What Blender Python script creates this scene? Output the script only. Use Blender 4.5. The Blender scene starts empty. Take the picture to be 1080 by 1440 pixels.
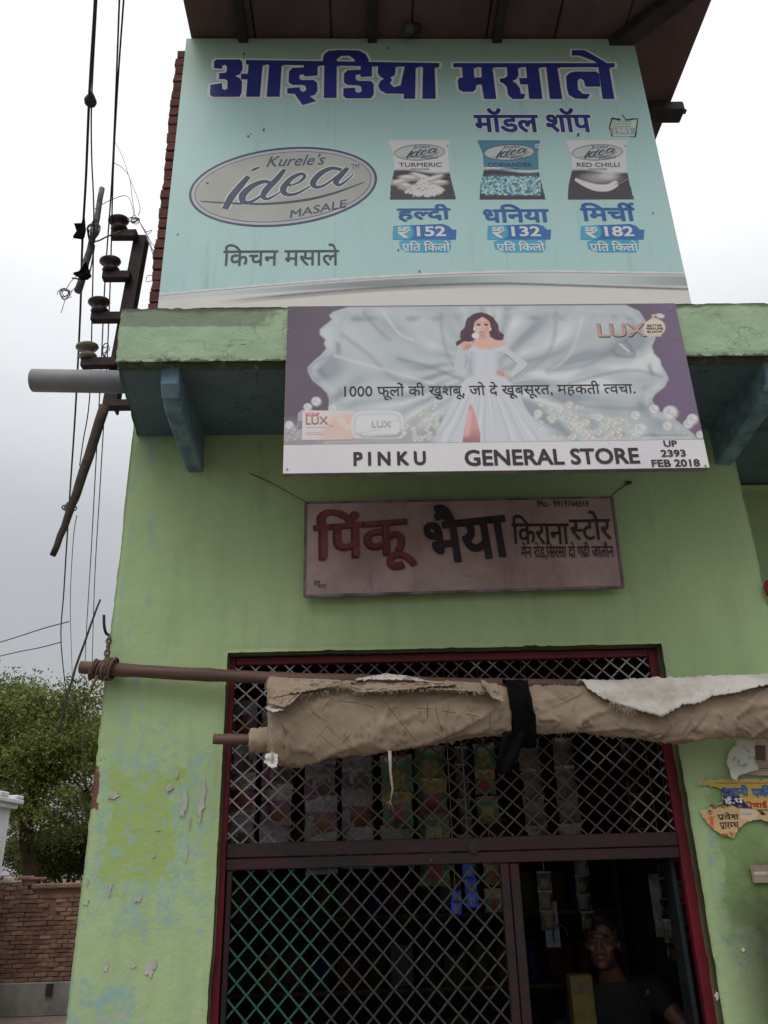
import bpy, bmesh, math, random
import numpy as np
from mathutils import Vector, Matrix, noise as mn

SC = bpy.context.scene
COL = SC.collection
rng = random.Random(11)
nrg = np.random.RandomState(5)
D2R = math.radians

# ================================================================= camera
F = 1130.0                                   # focal length in pixels of the 1080 x 1440 photograph
CAM = np.array([0.0, 0.0, 1.6])
def camera_basis(yaw):
    up = np.array([467-540., 1870+720., -F]); up /= np.linalg.norm(up)
    fw = np.array([0, 0, -1.])-up*np.dot([0, 0, -1.], up); fw /= np.linalg.norm(fw)
    rt = np.cross(fw, up); c, s = math.cos(yaw), math.sin(yaw)
    return np.array([rt*c+fw*s, -rt*s+fw*c, up])
RB = camera_basis(D2R(1.8))
cam = bpy.data.cameras.new('camera'); cam.sensor_fit = 'VERTICAL'; cam.sensor_height = 36
cam.lens = 36*F/1440; cam.clip_start = 0.05; cam.clip_end = 2000
camo = bpy.data.objects.new('camera', cam); COL.objects.link(camo)
M4 = Matrix([[*RB[0], CAM[0]], [*RB[1], CAM[1]], [*RB[2], CAM[2]], [0, 0, 0, 1]])
camo.matrix_world = M4
SC.camera = camo
def on(px, py, Y):
    d = RB@np.array([px-540., 720.-py, -F]); return d/d[1]*Y+CAM
def onz(px, py, z):
    d = RB@np.array([px-540., 720.-py, -F]); return d*((z-1.6)/d[2])+CAM
def pix(X, Y, Z):
    p = np.stack([X-CAM[0], Y-CAM[1], Z-CAM[2]], -1)@RB
    return 540-F*p[..., 0]/p[..., 2], 720+F*p[..., 1]/p[..., 2]

# ================================================================= light
SUN_EL, SUN_AZ = 58, 200                       # the bright part of the overcast, behind the camera
w = bpy.data.worlds.new('World'); SC.world = w; w.use_nodes = True
nt = w.node_tree; nt.nodes.clear()
def N(nt, t, **k):
    n = nt.nodes.new(t)
    for a, b in k.items(): setattr(n, a, b)
    return n
out = N(nt, 'ShaderNodeOutputWorld'); bg = N(nt, 'ShaderNodeBackground'); nt.links.new(bg.outputs[0], out.inputs[0])
sky = N(nt, 'ShaderNodeTexSky', sky_type='NISHITA'); sky.sun_disc = False
sky.sun_elevation = D2R(SUN_EL); sky.sun_rotation = D2R(SUN_AZ); sky.dust_density = 4; sky.air_density = 1.5
tc = N(nt, 'ShaderNodeTexCoord'); sep = N(nt, 'ShaderNodeSeparateXYZ'); nt.links.new(tc.outputs['Generated'], sep.inputs[0])
nz = N(nt, 'ShaderNodeTexNoise'); nz.inputs['Scale'].default_value = 2.2; nz.inputs['Detail'].default_value = 4; nz.inputs['Roughness'].default_value = .5
mp = N(nt, 'ShaderNodeMapping'); mp.inputs['Scale'].default_value = (1, 1, 2.5)
nt.links.new(tc.outputs['Generated'], mp.inputs[0]); nt.links.new(mp.outputs[0], nz.inputs['Vector'])
m1 = N(nt, 'ShaderNodeMath', operation='MULTIPLY_ADD'); m1.inputs[1].default_value = .16; m1.inputs[2].default_value = -.08
nt.links.new(nz.outputs['Fac'], m1.inputs[0])
ad = N(nt, 'ShaderNodeMath', operation='ADD'); nt.links.new(sep.outputs['Z'], ad.inputs[0]); nt.links.new(m1.outputs[0], ad.inputs[1])
rp = N(nt, 'ShaderNodeValToRGB'); nt.links.new(ad.outputs[0], rp.inputs[0])
cr = rp.color_ramp; cr.interpolation = 'B_SPLINE'
STOPS = [(0.0, (.31, .315, .33)), (.2, (.37, .375, .39)), (.36, (.47, .475, .488)), (.50, (.72, .725, .735)), (.63, (.98, .985, .99)), (.75, (1.3, 1.3, 1.3)), (1.0, (1.9, 1.9, 1.9))]
cr.elements[0].position = STOPS[0][0]; cr.elements[0].color = (*STOPS[0][1], 1)
cr.elements[1].position = 1.0; cr.elements[1].color = (*STOPS[-1][1], 1)
for p, c in STOPS[1:-1]:
    e = cr.elements.new(p); e.color = (*c, 1)
mx = N(nt, 'ShaderNodeMix', data_type='RGBA', blend_type='ADD'); mx.inputs[0].default_value = .025
nt.links.new(rp.outputs[0], mx.inputs[6]); nt.links.new(sky.outputs[0], mx.inputs[7]); nt.links.new(mx.outputs[2], bg.inputs[0])
bg.inputs[1].default_value = 1.0
sun = bpy.data.lights.new('sun', 'SUN'); sun.energy = 0.7; sun.angle = D2R(35); sun.color = (1, .97, .93)
so = bpy.data.objects.new('sun', sun); COL.objects.link(so)
az = D2R(SUN_AZ); so.rotation_euler = (D2R(90-SUN_EL), 0, D2R(180)-az+D2R(0))
so.rotation_euler = Vector((-math.sin(az)*math.cos(D2R(SUN_EL)), -math.cos(az)*math.cos(D2R(SUN_EL)), -math.sin(D2R(SUN_EL)))).to_track_quat('-Z', 'Y').to_euler()
SC.view_settings.view_transform = 'Standard'; SC.view_settings.look = 'None'
SC.view_settings.exposure = 0.0; SC.view_settings.gamma = 1; SC.view_settings.use_curve_mapping = False

# ================================================================= materials
def lin(c):
    c = np.asarray(c, float)/255.
    return np.where(c <= .04045, c/12.92, ((c+.055)/1.055)**2.4)
EK = 0.62                                     # what a white wall returns here: turns seen colours into base colours
def alb(r, g, b, k=EK):
    return tuple(np.clip(lin((r, g, b))/k, 0.003, .85))
class MT:
    """small node-material writer"""
    def __init__(s, name, rough=.8, metal=0, spec=.3):
        s.m = bpy.data.materials.new(name); s.m.use_nodes = True; s.nt = s.m.node_tree; s.nt.nodes.clear()
        s.o = N(s.nt, 'ShaderNodeOutputMaterial'); s.b = N(s.nt, 'ShaderNodeBsdfPrincipled')
        s.nt.links.new(s.b.outputs[0], s.o.inputs[0])
        s.b.inputs['Roughness'].default_value = rough; s.b.inputs['Metallic'].default_value = metal
        s.b.inputs['Specular IOR Level'].default_value = spec
        s.pos = N(s.nt, 'ShaderNodeNewGeometry').outputs['Position']
        s.obj = N(s.nt, 'ShaderNodeTexCoord').outputs['Object']
    def L(s, a, b): s.nt.links.new(a, b)
    def val(s, x, sock):
        if isinstance(x, (int, float)): sock.default_value = x
        else: s.L(x, sock)
    def math(s, op, a, b=0.0, c=0.0, clamp=False):
        n = N(s.nt, 'ShaderNodeMath', operation=op); n.use_clamp = clamp
        for x, i in ((a, 0), (b, 1), (c, 2)): s.val(x, n.inputs[i])
        return n.outputs[0]
    def noise(s, scale, detail=3, rough=.5, stretch=None, vec=None, dist=0, w=None):
        n = N(s.nt, 'ShaderNodeTexNoise'); n.inputs['Scale'].default_value = scale; n.inputs['Detail'].default_value = detail
        n.inputs['Roughness'].default_value = rough; n.inputs['Distortion'].default_value = dist
        v = vec or s.pos
        if stretch or w:
            m = N(s.nt, 'ShaderNodeMapping'); m.inputs['Scale'].default_value = stretch or (1, 1, 1)
            m.inputs['Location'].default_value = (w or 0, w or 0, 0); s.L(v, m.inputs[0]); v = m.outputs[0]
        s.L(v, n.inputs['Vector']); return n.outputs['Fac']
    def ramp(s, x, a, b, lo=0.0, hi=1.0, smooth=True):
        n = N(s.nt, 'ShaderNodeMapRange'); n.interpolation_type = 'SMOOTHSTEP' if smooth else 'LINEAR'
        n.inputs[1].default_value = a; n.inputs[2].default_value = b; n.inputs[3].default_value = lo; n.inputs[4].default_value = hi
        s.L(x, n.inputs[0]); return n.outputs[0]
    def mix(s, f, a, b):
        n = N(s.nt, 'ShaderNodeMix', data_type='RGBA')
        s.val(f, n.inputs[0])
        for x, i in ((a, 6), (b, 7)):
            if isinstance(x, (tuple, list)): n.inputs[i].default_value = (*x[:3], 1)
            else: s.L(x, n.inputs[i])
        return n.outputs[2]
    def xyz(s, v=None):
        n = N(s.nt, 'ShaderNodeSeparateXYZ'); s.L(v or s.pos, n.inputs[0]); return n.outputs
    def box(s, cx, cz, hx, hz, nz, amp):
        """1 inside a ragged rectangle on the facade"""
        o = s.xyz()
        dx = s.math('DIVIDE', s.math('ABSOLUTE', s.math('SUBTRACT', o[0], cx)), hx)
        dz = s.math('DIVIDE', s.math('ABSOLUTE', s.math('SUBTRACT', o[2], cz)), hz)
        d = s.math('ADD', s.math('MAXIMUM', dx, dz), s.math('MULTIPLY', s.math('SUBTRACT', nz, .5), amp))
        return s.ramp(d, 1.08, .92)
    def color(s, c):
        if isinstance(c, (tuple, list)): s.b.inputs['Base Color'].default_value = (*c[:3], 1)
        else: s.L(c, s.b.inputs['Base Color'])
        return s
    def bump(s, h, dist=.002, strength=1.0):
        n = N(s.nt, 'ShaderNodeBump'); n.inputs['Distance'].default_value = dist; n.inputs['Strength'].default_value = strength
        s.L(h, n.inputs['Height']); s.L(n.outputs[0], s.b.inputs['Normal']); return s
def simple(name, c, c2=None, scale=8, rough=.75, bump=0.0, bscale=60, metal=0, spec=.3, detail=4, vec='pos'):
    t = MT(name, rough, metal, spec)
    v = t.obj if vec == 'obj' else t.pos
    c2 = c2 or tuple(x*.72 for x in c)
    t.color(t.mix(t.ramp(t.noise(scale, detail, .6, vec=v), .35, .68), c, c2))
    if bump: t.bump(t.noise(bscale, 4, .6, vec=v), bump)
    return t.m

# ================================================================= mesh writing
class MB:
    def __init__(s): s.v = []; s.f = []; s.m = []; s.mi = 0
    def add(s, V, Fc):
        n = len(s.v); s.v += [tuple(map(float, p)) for p in V]; s.f += [tuple(i+n for i in q) for q in Fc]; s.m += [s.mi]*len(Fc); return s
    def box(s, x0, x1, y0, y1, z0, z1, rot=None, c=None, bev=0):
        P = [(x, y, z) for x in (x0, x1) for y in (y0, y1) for z in (z0, z1)]
        Fc = [(0, 1, 3, 2), (4, 6, 7, 5), (0, 4, 5, 1), (2, 3, 7, 6), (0, 2, 6, 4), (1, 5, 7, 3)]
        if bev:
            bm = bmesh.new(); vs = [bm.verts.new(p) for p in P]; [bm.faces.new([vs[i] for i in q]) for q in Fc]
            bmesh.ops.bevel(bm, geom=bm.edges[:], offset=bev, segments=1, affect='EDGES'); bm.verts.index_update()
            P = [tuple(v.co) for v in bm.verts]; Fc = [tuple(v.index for v in f.verts) for f in bm.faces]; bm.free()
        if rot is not None:
            c = Vector(c); P = [tuple(rot@(Vector(p)-c)+c) for p in P]
        return s.add(P, Fc)
    def tube(s, pts, r, n=8, cap=True):
        pts = [Vector(tuple(p)) for p in pts]; k = len(pts); rr = r if isinstance(r, (list, tuple)) else [r]*k
        V = []; a0 = None
        for i, p in enumerate(pts):
            t = (pts[min(i+1, k-1)]-pts[max(i-1, 0)]).normalized()
            if a0 is None: a0 = t.orthogonal().normalized()
            a0 = (a0-t*a0.dot(t)).normalized(); b0 = t.cross(a0)
            V += [p+(a0*math.cos(q)+b0*math.sin(q))*rr[i] for q in [2*math.pi*j/n for j in range(n)]]
        Fc = [(i*n+j, i*n+(j+1) % n, (i+1)*n+(j+1) % n, (i+1)*n+j) for i in range(k-1) for j in range(n)]
        if cap: Fc += [tuple(range(n-1, -1, -1)), tuple(range((k-1)*n, k*n))]
        return s.add(V, Fc)
    def lathe(s, c, prof, n=16, axis=(0, 0, 1)):
        q = Vector((0, 0, 1)).rotation_difference(Vector(axis)); c = Vector(tuple(c))
        V = [c+q@Vector((r*math.cos(2*math.pi*j/n), r*math.sin(2*math.pi*j/n), z)) for r, z in prof for j in range(n)]
        k = len(prof); Fc = [(i*n+j, i*n+(j+1) % n, (i+1)*n+(j+1) % n, (i+1)*n+j) for i in range(k-1) for j in range(n)]
        Fc += [tuple(range(n-1, -1, -1)), tuple(range((k-1)*n, k*n))]
        return s.add(V, Fc)
    def prism(s, poly, y0, y1):
        """a polygon in x,z given depth along y"""
        n = len(poly); V = [(x, y0, z) for x, z in poly]+[(x, y1, z) for x, z in poly]
        return s.add(V, [tuple(range(n)), tuple(range(2*n-1, n-1, -1))]+[(i, i+n, (i+1) % n+n, (i+1) % n) for i in range(n)])
def link(name, me, parent=None, loc=(0, 0, 0)):
    o = bpy.data.objects.new(name, me); COL.objects.link(o); o.location = loc
    if parent: o.parent = parent
    return o
def root_of(o):
    p = Vector((0, 0, 0))
    while o: p += o.location; o = o.parent
    return p
def obj(name, mb, mats, parent=None, smooth=False, origin=None, attr=None):
    """world-space mesh -> object; a child keeps its thing's base as its frame"""
    me = bpy.data.meshes.new(name)
    V = np.array(mb.v, float).reshape(-1, 3)
    org = np.array(origin if origin is not None else (0, 0, 0), float)
    base = np.array(root_of(parent)) if parent else np.zeros(3)
    if origin is None and parent is None:
        org = np.array([(V[:, 0].min()+V[:, 0].max())/2, (V[:, 1].min()+V[:, 1].max())/2, V[:, 2].min()])
    elif origin is None: org = base
    me.from_pydata((V-org).tolist(), [], mb.f)
    for m in (mats if isinstance(mats, (list, tuple)) else [mats]): me.materials.append(m)
    if any(mb.m): me.polygons.foreach_set('material_index', mb.m)
    if smooth: me.polygons.foreach_set('use_smooth', [True]*len(me.polygons))
    if attr is not None:
        a = me.color_attributes.new('print', 'FLOAT_COLOR', 'POINT')
        a.data.foreach_set('color', np.concatenate([attr, np.ones((len(attr), 1))], 1).ravel())
    me.update()
    return link(name, me, parent, tuple(org-base))
def tag(o, label, cat, group=None):
    o['label'] = label; o['category'] = cat
    if group: o['group'] = group
    return o
def thing(name, loc, label, cat, group=None):
    o = bpy.data.objects.new(name, None); o.empty_display_size = .1; COL.objects.link(o); o.location = loc
    return tag(o, label, cat, group)
def structure(o): o['kind'] = 'structure'; return o
def stuff(o): o['kind'] = 'stuff'; return o

def fbm(x, y, z=0.0, o=3):
    return mn.fractal(Vector((x, y, z)), 1.0, 2.0, o)
def plate(x0, x1, z0, z1, step, thick, keep=None, bumpy=.003, edge=.006, chip=.012, seed=0, sides='LRBT'):
    """a plastered sheet: grid front, worn edges, real thickness. returns a, depth, b triples"""
    nx = max(2, int(round((x1-x0)/step))); nz_ = max(2, int(round((z1-z0)/step)))
    xs = np.linspace(x0, x1, nx+1); zs = np.linspace(z0, z1, nz_+1)
    K = np.ones((nx, nz_), bool)
    if keep:
        for i in range(nx):
            for j in range(nz_): K[i, j] = keep((xs[i]+xs[i+1])/2, (zs[j]+zs[j+1])/2)
    idx = {}; V = []; Fc = []
    def k(i, j): return 0 <= i < nx and 0 <= j < nz_ and K[i, j]
    def vert(i, j, back):
        key = (i, j, back)
        if key in idx: return idx[key]
        x, z = xs[i], zs[j]
        nb = [int(q) for q in (k(i-1, j-1), k(i, j-1), k(i-1, j), k(i, j))]; bd = not all(nb); d = 0
        f = fbm(x*3+seed, z*3, 1.7)*bumpy*1.3+fbm(x*14+seed, z*14, 3.1)*bumpy*.35
        if bd:
            gx = (nb[0]+nb[2])-(nb[1]+nb[3]); gz = (nb[0]+nb[1])-(nb[2]+nb[3])   # points outwards
            c = fbm(x*9+seed, z*9, 5.5)*.5+fbm(x*30+seed, z*30, 8.)*.4+.15
            a = max(0, c)**1.5*chip+max(0, fbm(x*2.3, z*2.3, seed+9)-.3)*chip*.8
            x -= np.sign(gx)*a*.8; z -= np.sign(gz)*a*(.6 if back else 1)
            d = thick if back else edge+a*.4
        else: d = thick if back else -f
        idx[key] = len(V); V.append((x, d, z)); return idx[key]
    for i in range(nx):
        for j in range(nz_):
            if not K[i, j]: continue
            Fc.append((vert(i, j, 0), vert(i+1, j, 0), vert(i+1, j+1, 0), vert(i, j+1, 0)))
            Fc.append((vert(i, j, 1), vert(i, j+1, 1), vert(i+1, j+1, 1), vert(i+1, j, 1)))
            for di, dj, a, b in ((-1, 0, (i, j+1), (i, j)), (1, 0, (i+1, j), (i+1, j+1)), (0, -1, (i, j), (i+1, j)), (0, 1, (i+1, j+1), (i, j+1))):
                if not k(i+di, j+dj): Fc.append((vert(*a, 0), vert(*a, 1), vert(*b, 1), vert(*b, 0))[::-1])
    return V, Fc
# ---------------------------------------------------------------- lettering
def glyph_mesh(s, off=0.0, shear=0.0, res=3):
    c = bpy.data.curves.new('t', 'FONT'); c.body = s; c.offset = off; c.shear = shear
    c.resolution_u = res; c.fill_mode = 'FRONT'
    o = bpy.data.objects.new('t', c); COL.objects.link(o)
    bpy.context.view_layer.update()
    m = bpy.data.meshes.new_from_object(o.evaluated_get(bpy.context.evaluated_depsgraph_get()))
    v = np.zeros(len(m.vertices)*3); m.vertices.foreach_get('co', v); v = v.reshape(-1, 3)[:, :2].copy()
    f = [tuple(p.vertices) for p in m.polygons]
    bpy.data.meshes.remove(m); bpy.data.objects.remove(o); bpy.data.curves.remove(c)
    return v, f

def cut_right(v, f, x):
    """keep what lies left of x (a half letter loses its upright)"""
    bm = bmesh.new(); vs = [bm.verts.new((a, b, 0)) for a, b in v]
    for q in f:
        try: bm.faces.new([vs[i] for i in q])
        except ValueError: pass
    bmesh.ops.bisect_plane(bm, geom=bm.verts[:]+bm.edges[:]+bm.faces[:], plane_co=(x, 0, 0), plane_no=(1, 0, 0), clear_outer=True)
    bm.verts.index_update()
    V = np.array([[p.co.x, p.co.y] for p in bm.verts]); F = [tuple(p.index for p in q.verts) for q in bm.faces]
    bm.free(); return V, F

def stroke_mesh(pts, w):
    V, F = [], []
    n = len(pts)
    for i, (x, y) in enumerate(pts):
        a = pts[max(i-1, 0)]; b = pts[min(i+1, n-1)]
        dx, dy = b[0]-a[0], b[1]-a[1]; l = math.hypot(dx, dy) or 1
        V += [(x-dy/l*w/2, y+dx/l*w/2), (x+dy/l*w/2, y-dx/l*w/2)]
    for i in range(n-1): F.append((2*i, 2*i+1, 2*i+3, 2*i+2))
    return np.array(V), F


def layout(tokens, shear=0.0):
    """tokens: a run of letters; '~x' the half form of x; '^' a reph over the last letter; '/' a rakar stroke under it"""
    V, Fc, x, n = [], [], 0.0, 0
    for t in ([tokens] if isinstance(tokens, str) else tokens):
        sp = len(t)-len(t.rstrip(' ')); t = t.rstrip(' '); adv = 0; v = None
        if t == '^':
            v, f = stroke_mesh([(x-.03+math.cos(a)*.11, .735+math.sin(a)*.12) for a in [D2R(q) for q in range(250, 60, -25)]], .075)
        elif t == '/':
            v, f = stroke_mesh([(x-.13, .22), (x-.25, .10), (x-.40, .0)], .075)
        elif t and t[0] == '~':
            v, f = glyph_mesh(t[1:]); c = v[:, 0].max()-.205
            v, f = cut_right(v, f, c); adv = c; v = v+[x, 0]
        elif t:
            v, f = glyph_mesh(t); adv = v[:, 0].max(); v = v+[x, 0]
        if v is not None:
            V.append(v); Fc += [tuple(i+n for i in q) for q in f]; n += len(v)
        x += adv+.25*sp
    V = np.concatenate(V); V[:, 0] += V[:, 1]*shear
    return V, Fc
def bold(V, Fc, r, depth=0.0, n=8):
    """thicken strokes with a ring of copies, each a hair behind the last"""
    if r <= 0: return np.c_[V, np.full(len(V), depth)], list(Fc)
    O, G = [], []
    for k in range(n+1):
        a = 2*math.pi*(k+.5)/n; q = (0, 0) if k == n else (max(-.8, min(.8, math.cos(a)*1.2))*r*1.15, max(-.8, min(.8, math.sin(a)*1.2))*r)
        O.append(np.c_[V+q, np.full(len(V), depth+k*2.5e-5)]); G += [tuple(i+k*len(V) for i in f) for f in Fc]
    return np.concatenate(O), G
def lettering(tokens, box, Y, mat, parent, off=0.02, shear=0.0, ang=0.0, halo=None, depth=.002, name='lettering', arc=0.0, size=None):
    """print lettering on the board plane at depth Y so its ink fills the photograph's box (or size in metres at a centre)"""
    V, Fc = layout(tokens, shear)
    lo, hi = V.min(0)-off, V.max(0)+off
    x0, y0, x1, y1 = box; cx, cy = (x0+x1)/2, (y0+y1)/2
    L_, R_ = on(x0, cy, Y), on(x1, cy, Y); T_, B_ = on(cx, y0, Y), on(cx, y1, Y)
    W_, H_ = (R_[0]-L_[0], T_[2]-B_[2]); C_ = on(cx, cy, Y); C_ = np.array([(L_[0]+R_[0])/2, Y, (T_[2]+B_[2])/2])
    sc = np.array([W_, H_])/(hi-lo); mid = (lo+hi)/2; ca, sa = math.cos(ang), math.sin(ang)
    def put(r, dep, m, nm):
        P, G = bold(V, Fc, r, dep)
        p = (P[:, :2]-mid)*sc
        if arc: p[:, 1] -= (p[:, 0]/(W_/2))**2*arc
        p = p@np.array([[ca, sa], [-sa, ca]])
        mb = MB(); mb.add(np.c_[C_[0]+p[:, 0], Y-P[:, 2], C_[2]+p[:, 1]], G)
        return obj(nm, mb, m, parent)
    if halo: put(off+halo[1], depth-.0007, halo[0], 'lettering_outline')
    return put(off, depth, mat, name)
# ---------------------------------------------------------------- painting on a fine grid, in the photograph's coordinates
class Canvas:
    def __init__(s, x0, x1, z0, z1, Y, nx, nz):
        s.x = np.linspace(x0, x1, nx); s.z = np.linspace(z0, z1, nz); s.Y = Y; s.nx, s.nz = nx, nz
        s.X, s.Z = np.meshgrid(s.x, s.z, indexing='ij'); s.px, s.py = pix(s.X, np.full_like(s.X, Y), s.Z)
        s.C = np.zeros((nx, nz, 3)); s.keep = None
    def blend(s, m, c, a=1.0):
        m = np.clip(m*a, 0, 1)[..., None]; c = lin(c) if not (isinstance(c, np.ndarray) and c.ndim == 3) else c
        s.C = s.C*(1-m)+c*m
    def sd(s, pts):
        P = np.array(pts, float); d = np.full(s.px.shape, 1e9); ins = np.zeros(s.px.shape, bool)
        for i in range(len(P)):
            a, b = P[i], P[(i+1) % len(P)]; e = b-a; wx, wy = s.px-a[0], s.py-a[1]
            t = np.clip((wx*e[0]+wy*e[1])/(e@e+1e-9), 0, 1); d = np.minimum(d, np.hypot(wx-t*e[0], wy-t*e[1]))
            if a[1] != b[1]:
                c = ((a[1] > s.py) != (b[1] > s.py)) & (s.px < (b[0]-a[0])*(s.py-a[1])/(b[1]-a[1])+a[0]); ins ^= c
        return np.where(ins, -d, d)
    def poly(s, pts, c, soft=.8, a=1.0, rough=0, rs=.1):
        d = s.sd(pts)
        if rough: d = d+s.nz2(rs)*rough
        s.blend(np.clip(.5-d/soft, 0, 1), c, a)
    def line(s, pts, w, c, a=1.0, soft=1.0):
        d = np.full(s.px.shape, 1e9)
        for i in range(len(pts)-1):
            p, q = np.array(pts[i], float), np.array(pts[i+1], float); e = q-p; wx, wy = s.px-p[0], s.py-p[1]
            t = np.clip((wx*e[0]+wy*e[1])/(e@e+1e-9), 0, 1); d = np.minimum(d, np.hypot(wx-t*e[0], wy-t*e[1]))
        s.blend(np.clip((w/2-d)/soft+.5, 0, 1), c, a)
    def ell(s, cx, cy, rx, ry, c, ang=0, soft=.15, a=1.0):
        ca, sa = math.cos(ang), math.sin(ang); u = ((s.px-cx)*ca+(s.py-cy)*sa)/rx; v = (-(s.px-cx)*sa+(s.py-cy)*ca)/ry
        s.blend(np.clip((1-np.hypot(u, v))/soft+.5, 0, 1), c, a)
    def nz2(s, f, seed=0.0):
        """cheap smooth noise in photograph pixels"""
        r = np.random.RandomState(int(seed*17)+3); o = np.zeros(s.px.shape)
        for k in range(7):
            th = r.uniform(0, 2*math.pi); ff = f*r.uniform(.6, 2.4); ph = r.uniform(0, 6.3)
            o += np.sin((s.px*math.cos(th)+s.py*math.sin(th))*ff+ph+1.5*np.sin((s.px*math.sin(th)-s.py*math.cos(th))*ff*.7+ph*2))
        return o/4.
    def build(s, name, mat, parent, depth=.001, k=EK, mask=None, origin=None):
        nx, nz = s.nx, s.nz; V = np.stack([s.X, np.full_like(s.X, s.Y-depth), s.Z], -1).reshape(-1, 3)
        i, j = np.meshgrid(np.arange(nx-1), np.arange(nz-1), indexing='ij'); a = (i*nz+j)
        q = np.stack([a, a+nz, a+nz+1, a+1], -1)
        if mask is not None: q = q[mask[:-1, :-1]]
        q = q.reshape(-1, 4)
        me = bpy.data.meshes.new(name); base = np.array(root_of(parent)) if parent else np.array(origin)
        me.vertices.add(len(V)); me.vertices.foreach_set('co', (V-base).ravel())
        me.loops.add(q.size); me.loops.foreach_set('vertex_index', q.ravel())
        me.polygons.add(len(q)); me.polygons.foreach_set('loop_start', np.arange(0, q.size, 4)); me.update(calc_edges=True)
        at = me.color_attributes.new('print', 'FLOAT_COLOR', 'POINT')
        at.data.foreach_set('color', np.concatenate([np.clip(s.C/k, 0.002, .85).reshape(-1, 3), np.ones((nx*nz, 1))], 1).ravel())
        me.materials.append(mat)
        return link(name, me, parent, (0, 0, 0) if parent else tuple(base))
def print_mat(name, rough=.5, dirt=.12, spec=.3):
    t = MT(name, rough, 0, spec); a = N(t.nt, 'ShaderNodeVertexColor'); a.layer_name = 'print'
    g = t.ramp(t.noise(3, 5, .65), .45, .8, 0, dirt)
    t.color(t.mix(g, a.outputs[0], (.22, .2, .17)))
    t.bump(t.noise(1.6, 2), .006, .6)
    return t.m
# ================================================================= palette
def wall_paint():
    t = MT('green_wall_paint', .78, 0, .25)
    big = t.noise(1.1, 4, .55); mid = t.noise(7, 5, .65); fine = t.noise(45, 4, .7); vf = t.noise(160, 3, .7)
    g = t.mix(t.ramp(big, .3, .7), (.40, .545, .275), (.455, .60, .32))
    g = t.mix(t.ramp(t.noise(3.5, 4, .6, stretch=(3, 3, .5)), .45, .75, 0, .35), g, (.30, .40, .21))
    n1 = t.noise(9, 6, .72); n2 = t.noise(16, 6, .75, w=4.0); n3 = t.noise(5, 6, .7, w=9.)
    turq, blue, lime, grey = (.32, .49, .42), (.30, .42, .46), (.37, .50, .17), (.46, .49, .43)
    o = t.xyz()
    # the old turquoise coat showing where posters were stripped, left pier
    A = t.box(-.885, 1.74, .215, .335, n1, 2.0)
    A2 = t.box(-.92, 1.76, .14, .21, n1, 2.2)
    g = t.mix(t.math('MULTIPLY', A, t.ramp(n2, .40, .62, 0, .85)), g, turq)
    g = t.mix(t.math('MULTIPLY', A, t.ramp(t.noise(13, 6, .75, w=13.), .54, .70, 0, .7)), g, blue)
    g = t.mix(t.math('MULTIPLY', A2, t.ramp(n2, .62, .5)), g, lime)
    B = t.box(-1.02, 1.08, .13, .14, n1, 1.2)
    g = t.mix(t.math('MULTIPLY', B, t.ramp(n2, .42, .58)), g, turq)
    g = t.mix(t.math('MULTIPLY', t.box(-.98, .98, .13, .12, n3, 1.0), t.ramp(n1, .45, .6, 0, .8)), g, grey)
    # thin streaks of turquoise near the corner, all the way up
    C = t.box(-1.03, 2.7, .085, .95, n1, 1.4)
    g = t.mix(t.math('MULTIPLY', C, t.ramp(t.noise(6, 6, .7, stretch=(2.2, 1, .6), w=2.), .52, .66, 0, .75)), g, turq)
    D = t.box(-.9, 2.13, .12, .12, n1, 1.5)
    g = t.mix(t.math('MULTIPLY', D, t.ramp(n2, .5, .62, 0, .6)), g, turq)
    # right pier: patches and the brown splashes low down
    E_ = t.box(1.66, 1.45, .25, .32, n1, 1.2)
    g = t.mix(t.math('MULTIPLY', E_, t.ramp(n2, .48, .6, 0, .8)), g, (.30, .42, .40))
    g = t.mix(t.math('MULTIPLY', t.box(1.75, 1.6, .3, .3, n3, 1.), .75), g, (.25, .385, .13))
    soil = t.math('MULTIPLY', t.ramp(o[0], 1.30, 1.6, 0, .9), t.ramp(t.math('ADD', o[2], t.math('MULTIPLY', t.math('SUBTRACT', n3, .5), .5)), 1.80, 1.28))
    g = t.mix(t.math('MULTIPLY', soil, t.ramp(mid, .2, .5, .55, 1)), g, (.035, .036, .02))
    bz = on(128, 1108, 3.56)
    g = t.mix(t.box(-1.135, float(bz[2]), .026, .085, n2, 3.4), g, (.20, .085, .06))
    # damp foot, faint scuffs, flecks
    g = t.mix(t.ramp(t.math('ADD', o[2], t.math('MULTIPLY', mid, .4)), .9, .3, 0, .6), g, (.12, .13, .09))
    g = t.mix(t.ramp(fine, .64, .74, 0, .28), g, (.17, .22, .12))
    g = t.mix(t.ramp(vf, .70, .76, 0, .7), g, (.46, .5, .42))
    pk = t.noise(2.1, 2, .5)
    g = t.mix(t.math('MULTIPLY', t.ramp(t.noise(24, 5, .7, w=6.), .66, .69), t.ramp(pk, .5, .6)), g, (.44, .42, .38))
    t.color(g)
    t.bump(t.math('ADD', t.math('MULTIPLY', t.noise(22, 6, .7), 1.0), t.math('MULTIPLY', t.math('ADD', A, A2), .08)), .006, .75)
    return t.m
M = {}
M['green'] = wall_paint()
t = MT('pale_green_fascia_paint', .8, 0, .25)
o = t.xyz(); n1 = t.noise(6, 6, .7)
g = t.mix(t.ramp(t.noise(2.5, 5, .6), .35, .7), (.35, .50, .32), (.42, .575, .385))
patch = t.math('MULTIPLY', t.box(-.72, 3.80, .33, .05, n1, .9), .75)
g = t.mix(patch, g, (.21, .25, .19))
g = t.mix(t.ramp(t.noise(18, 6, .75, stretch=(1, 1, 2)), .62, .70, 0, .6), g, (.19, .27, .15))
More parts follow.
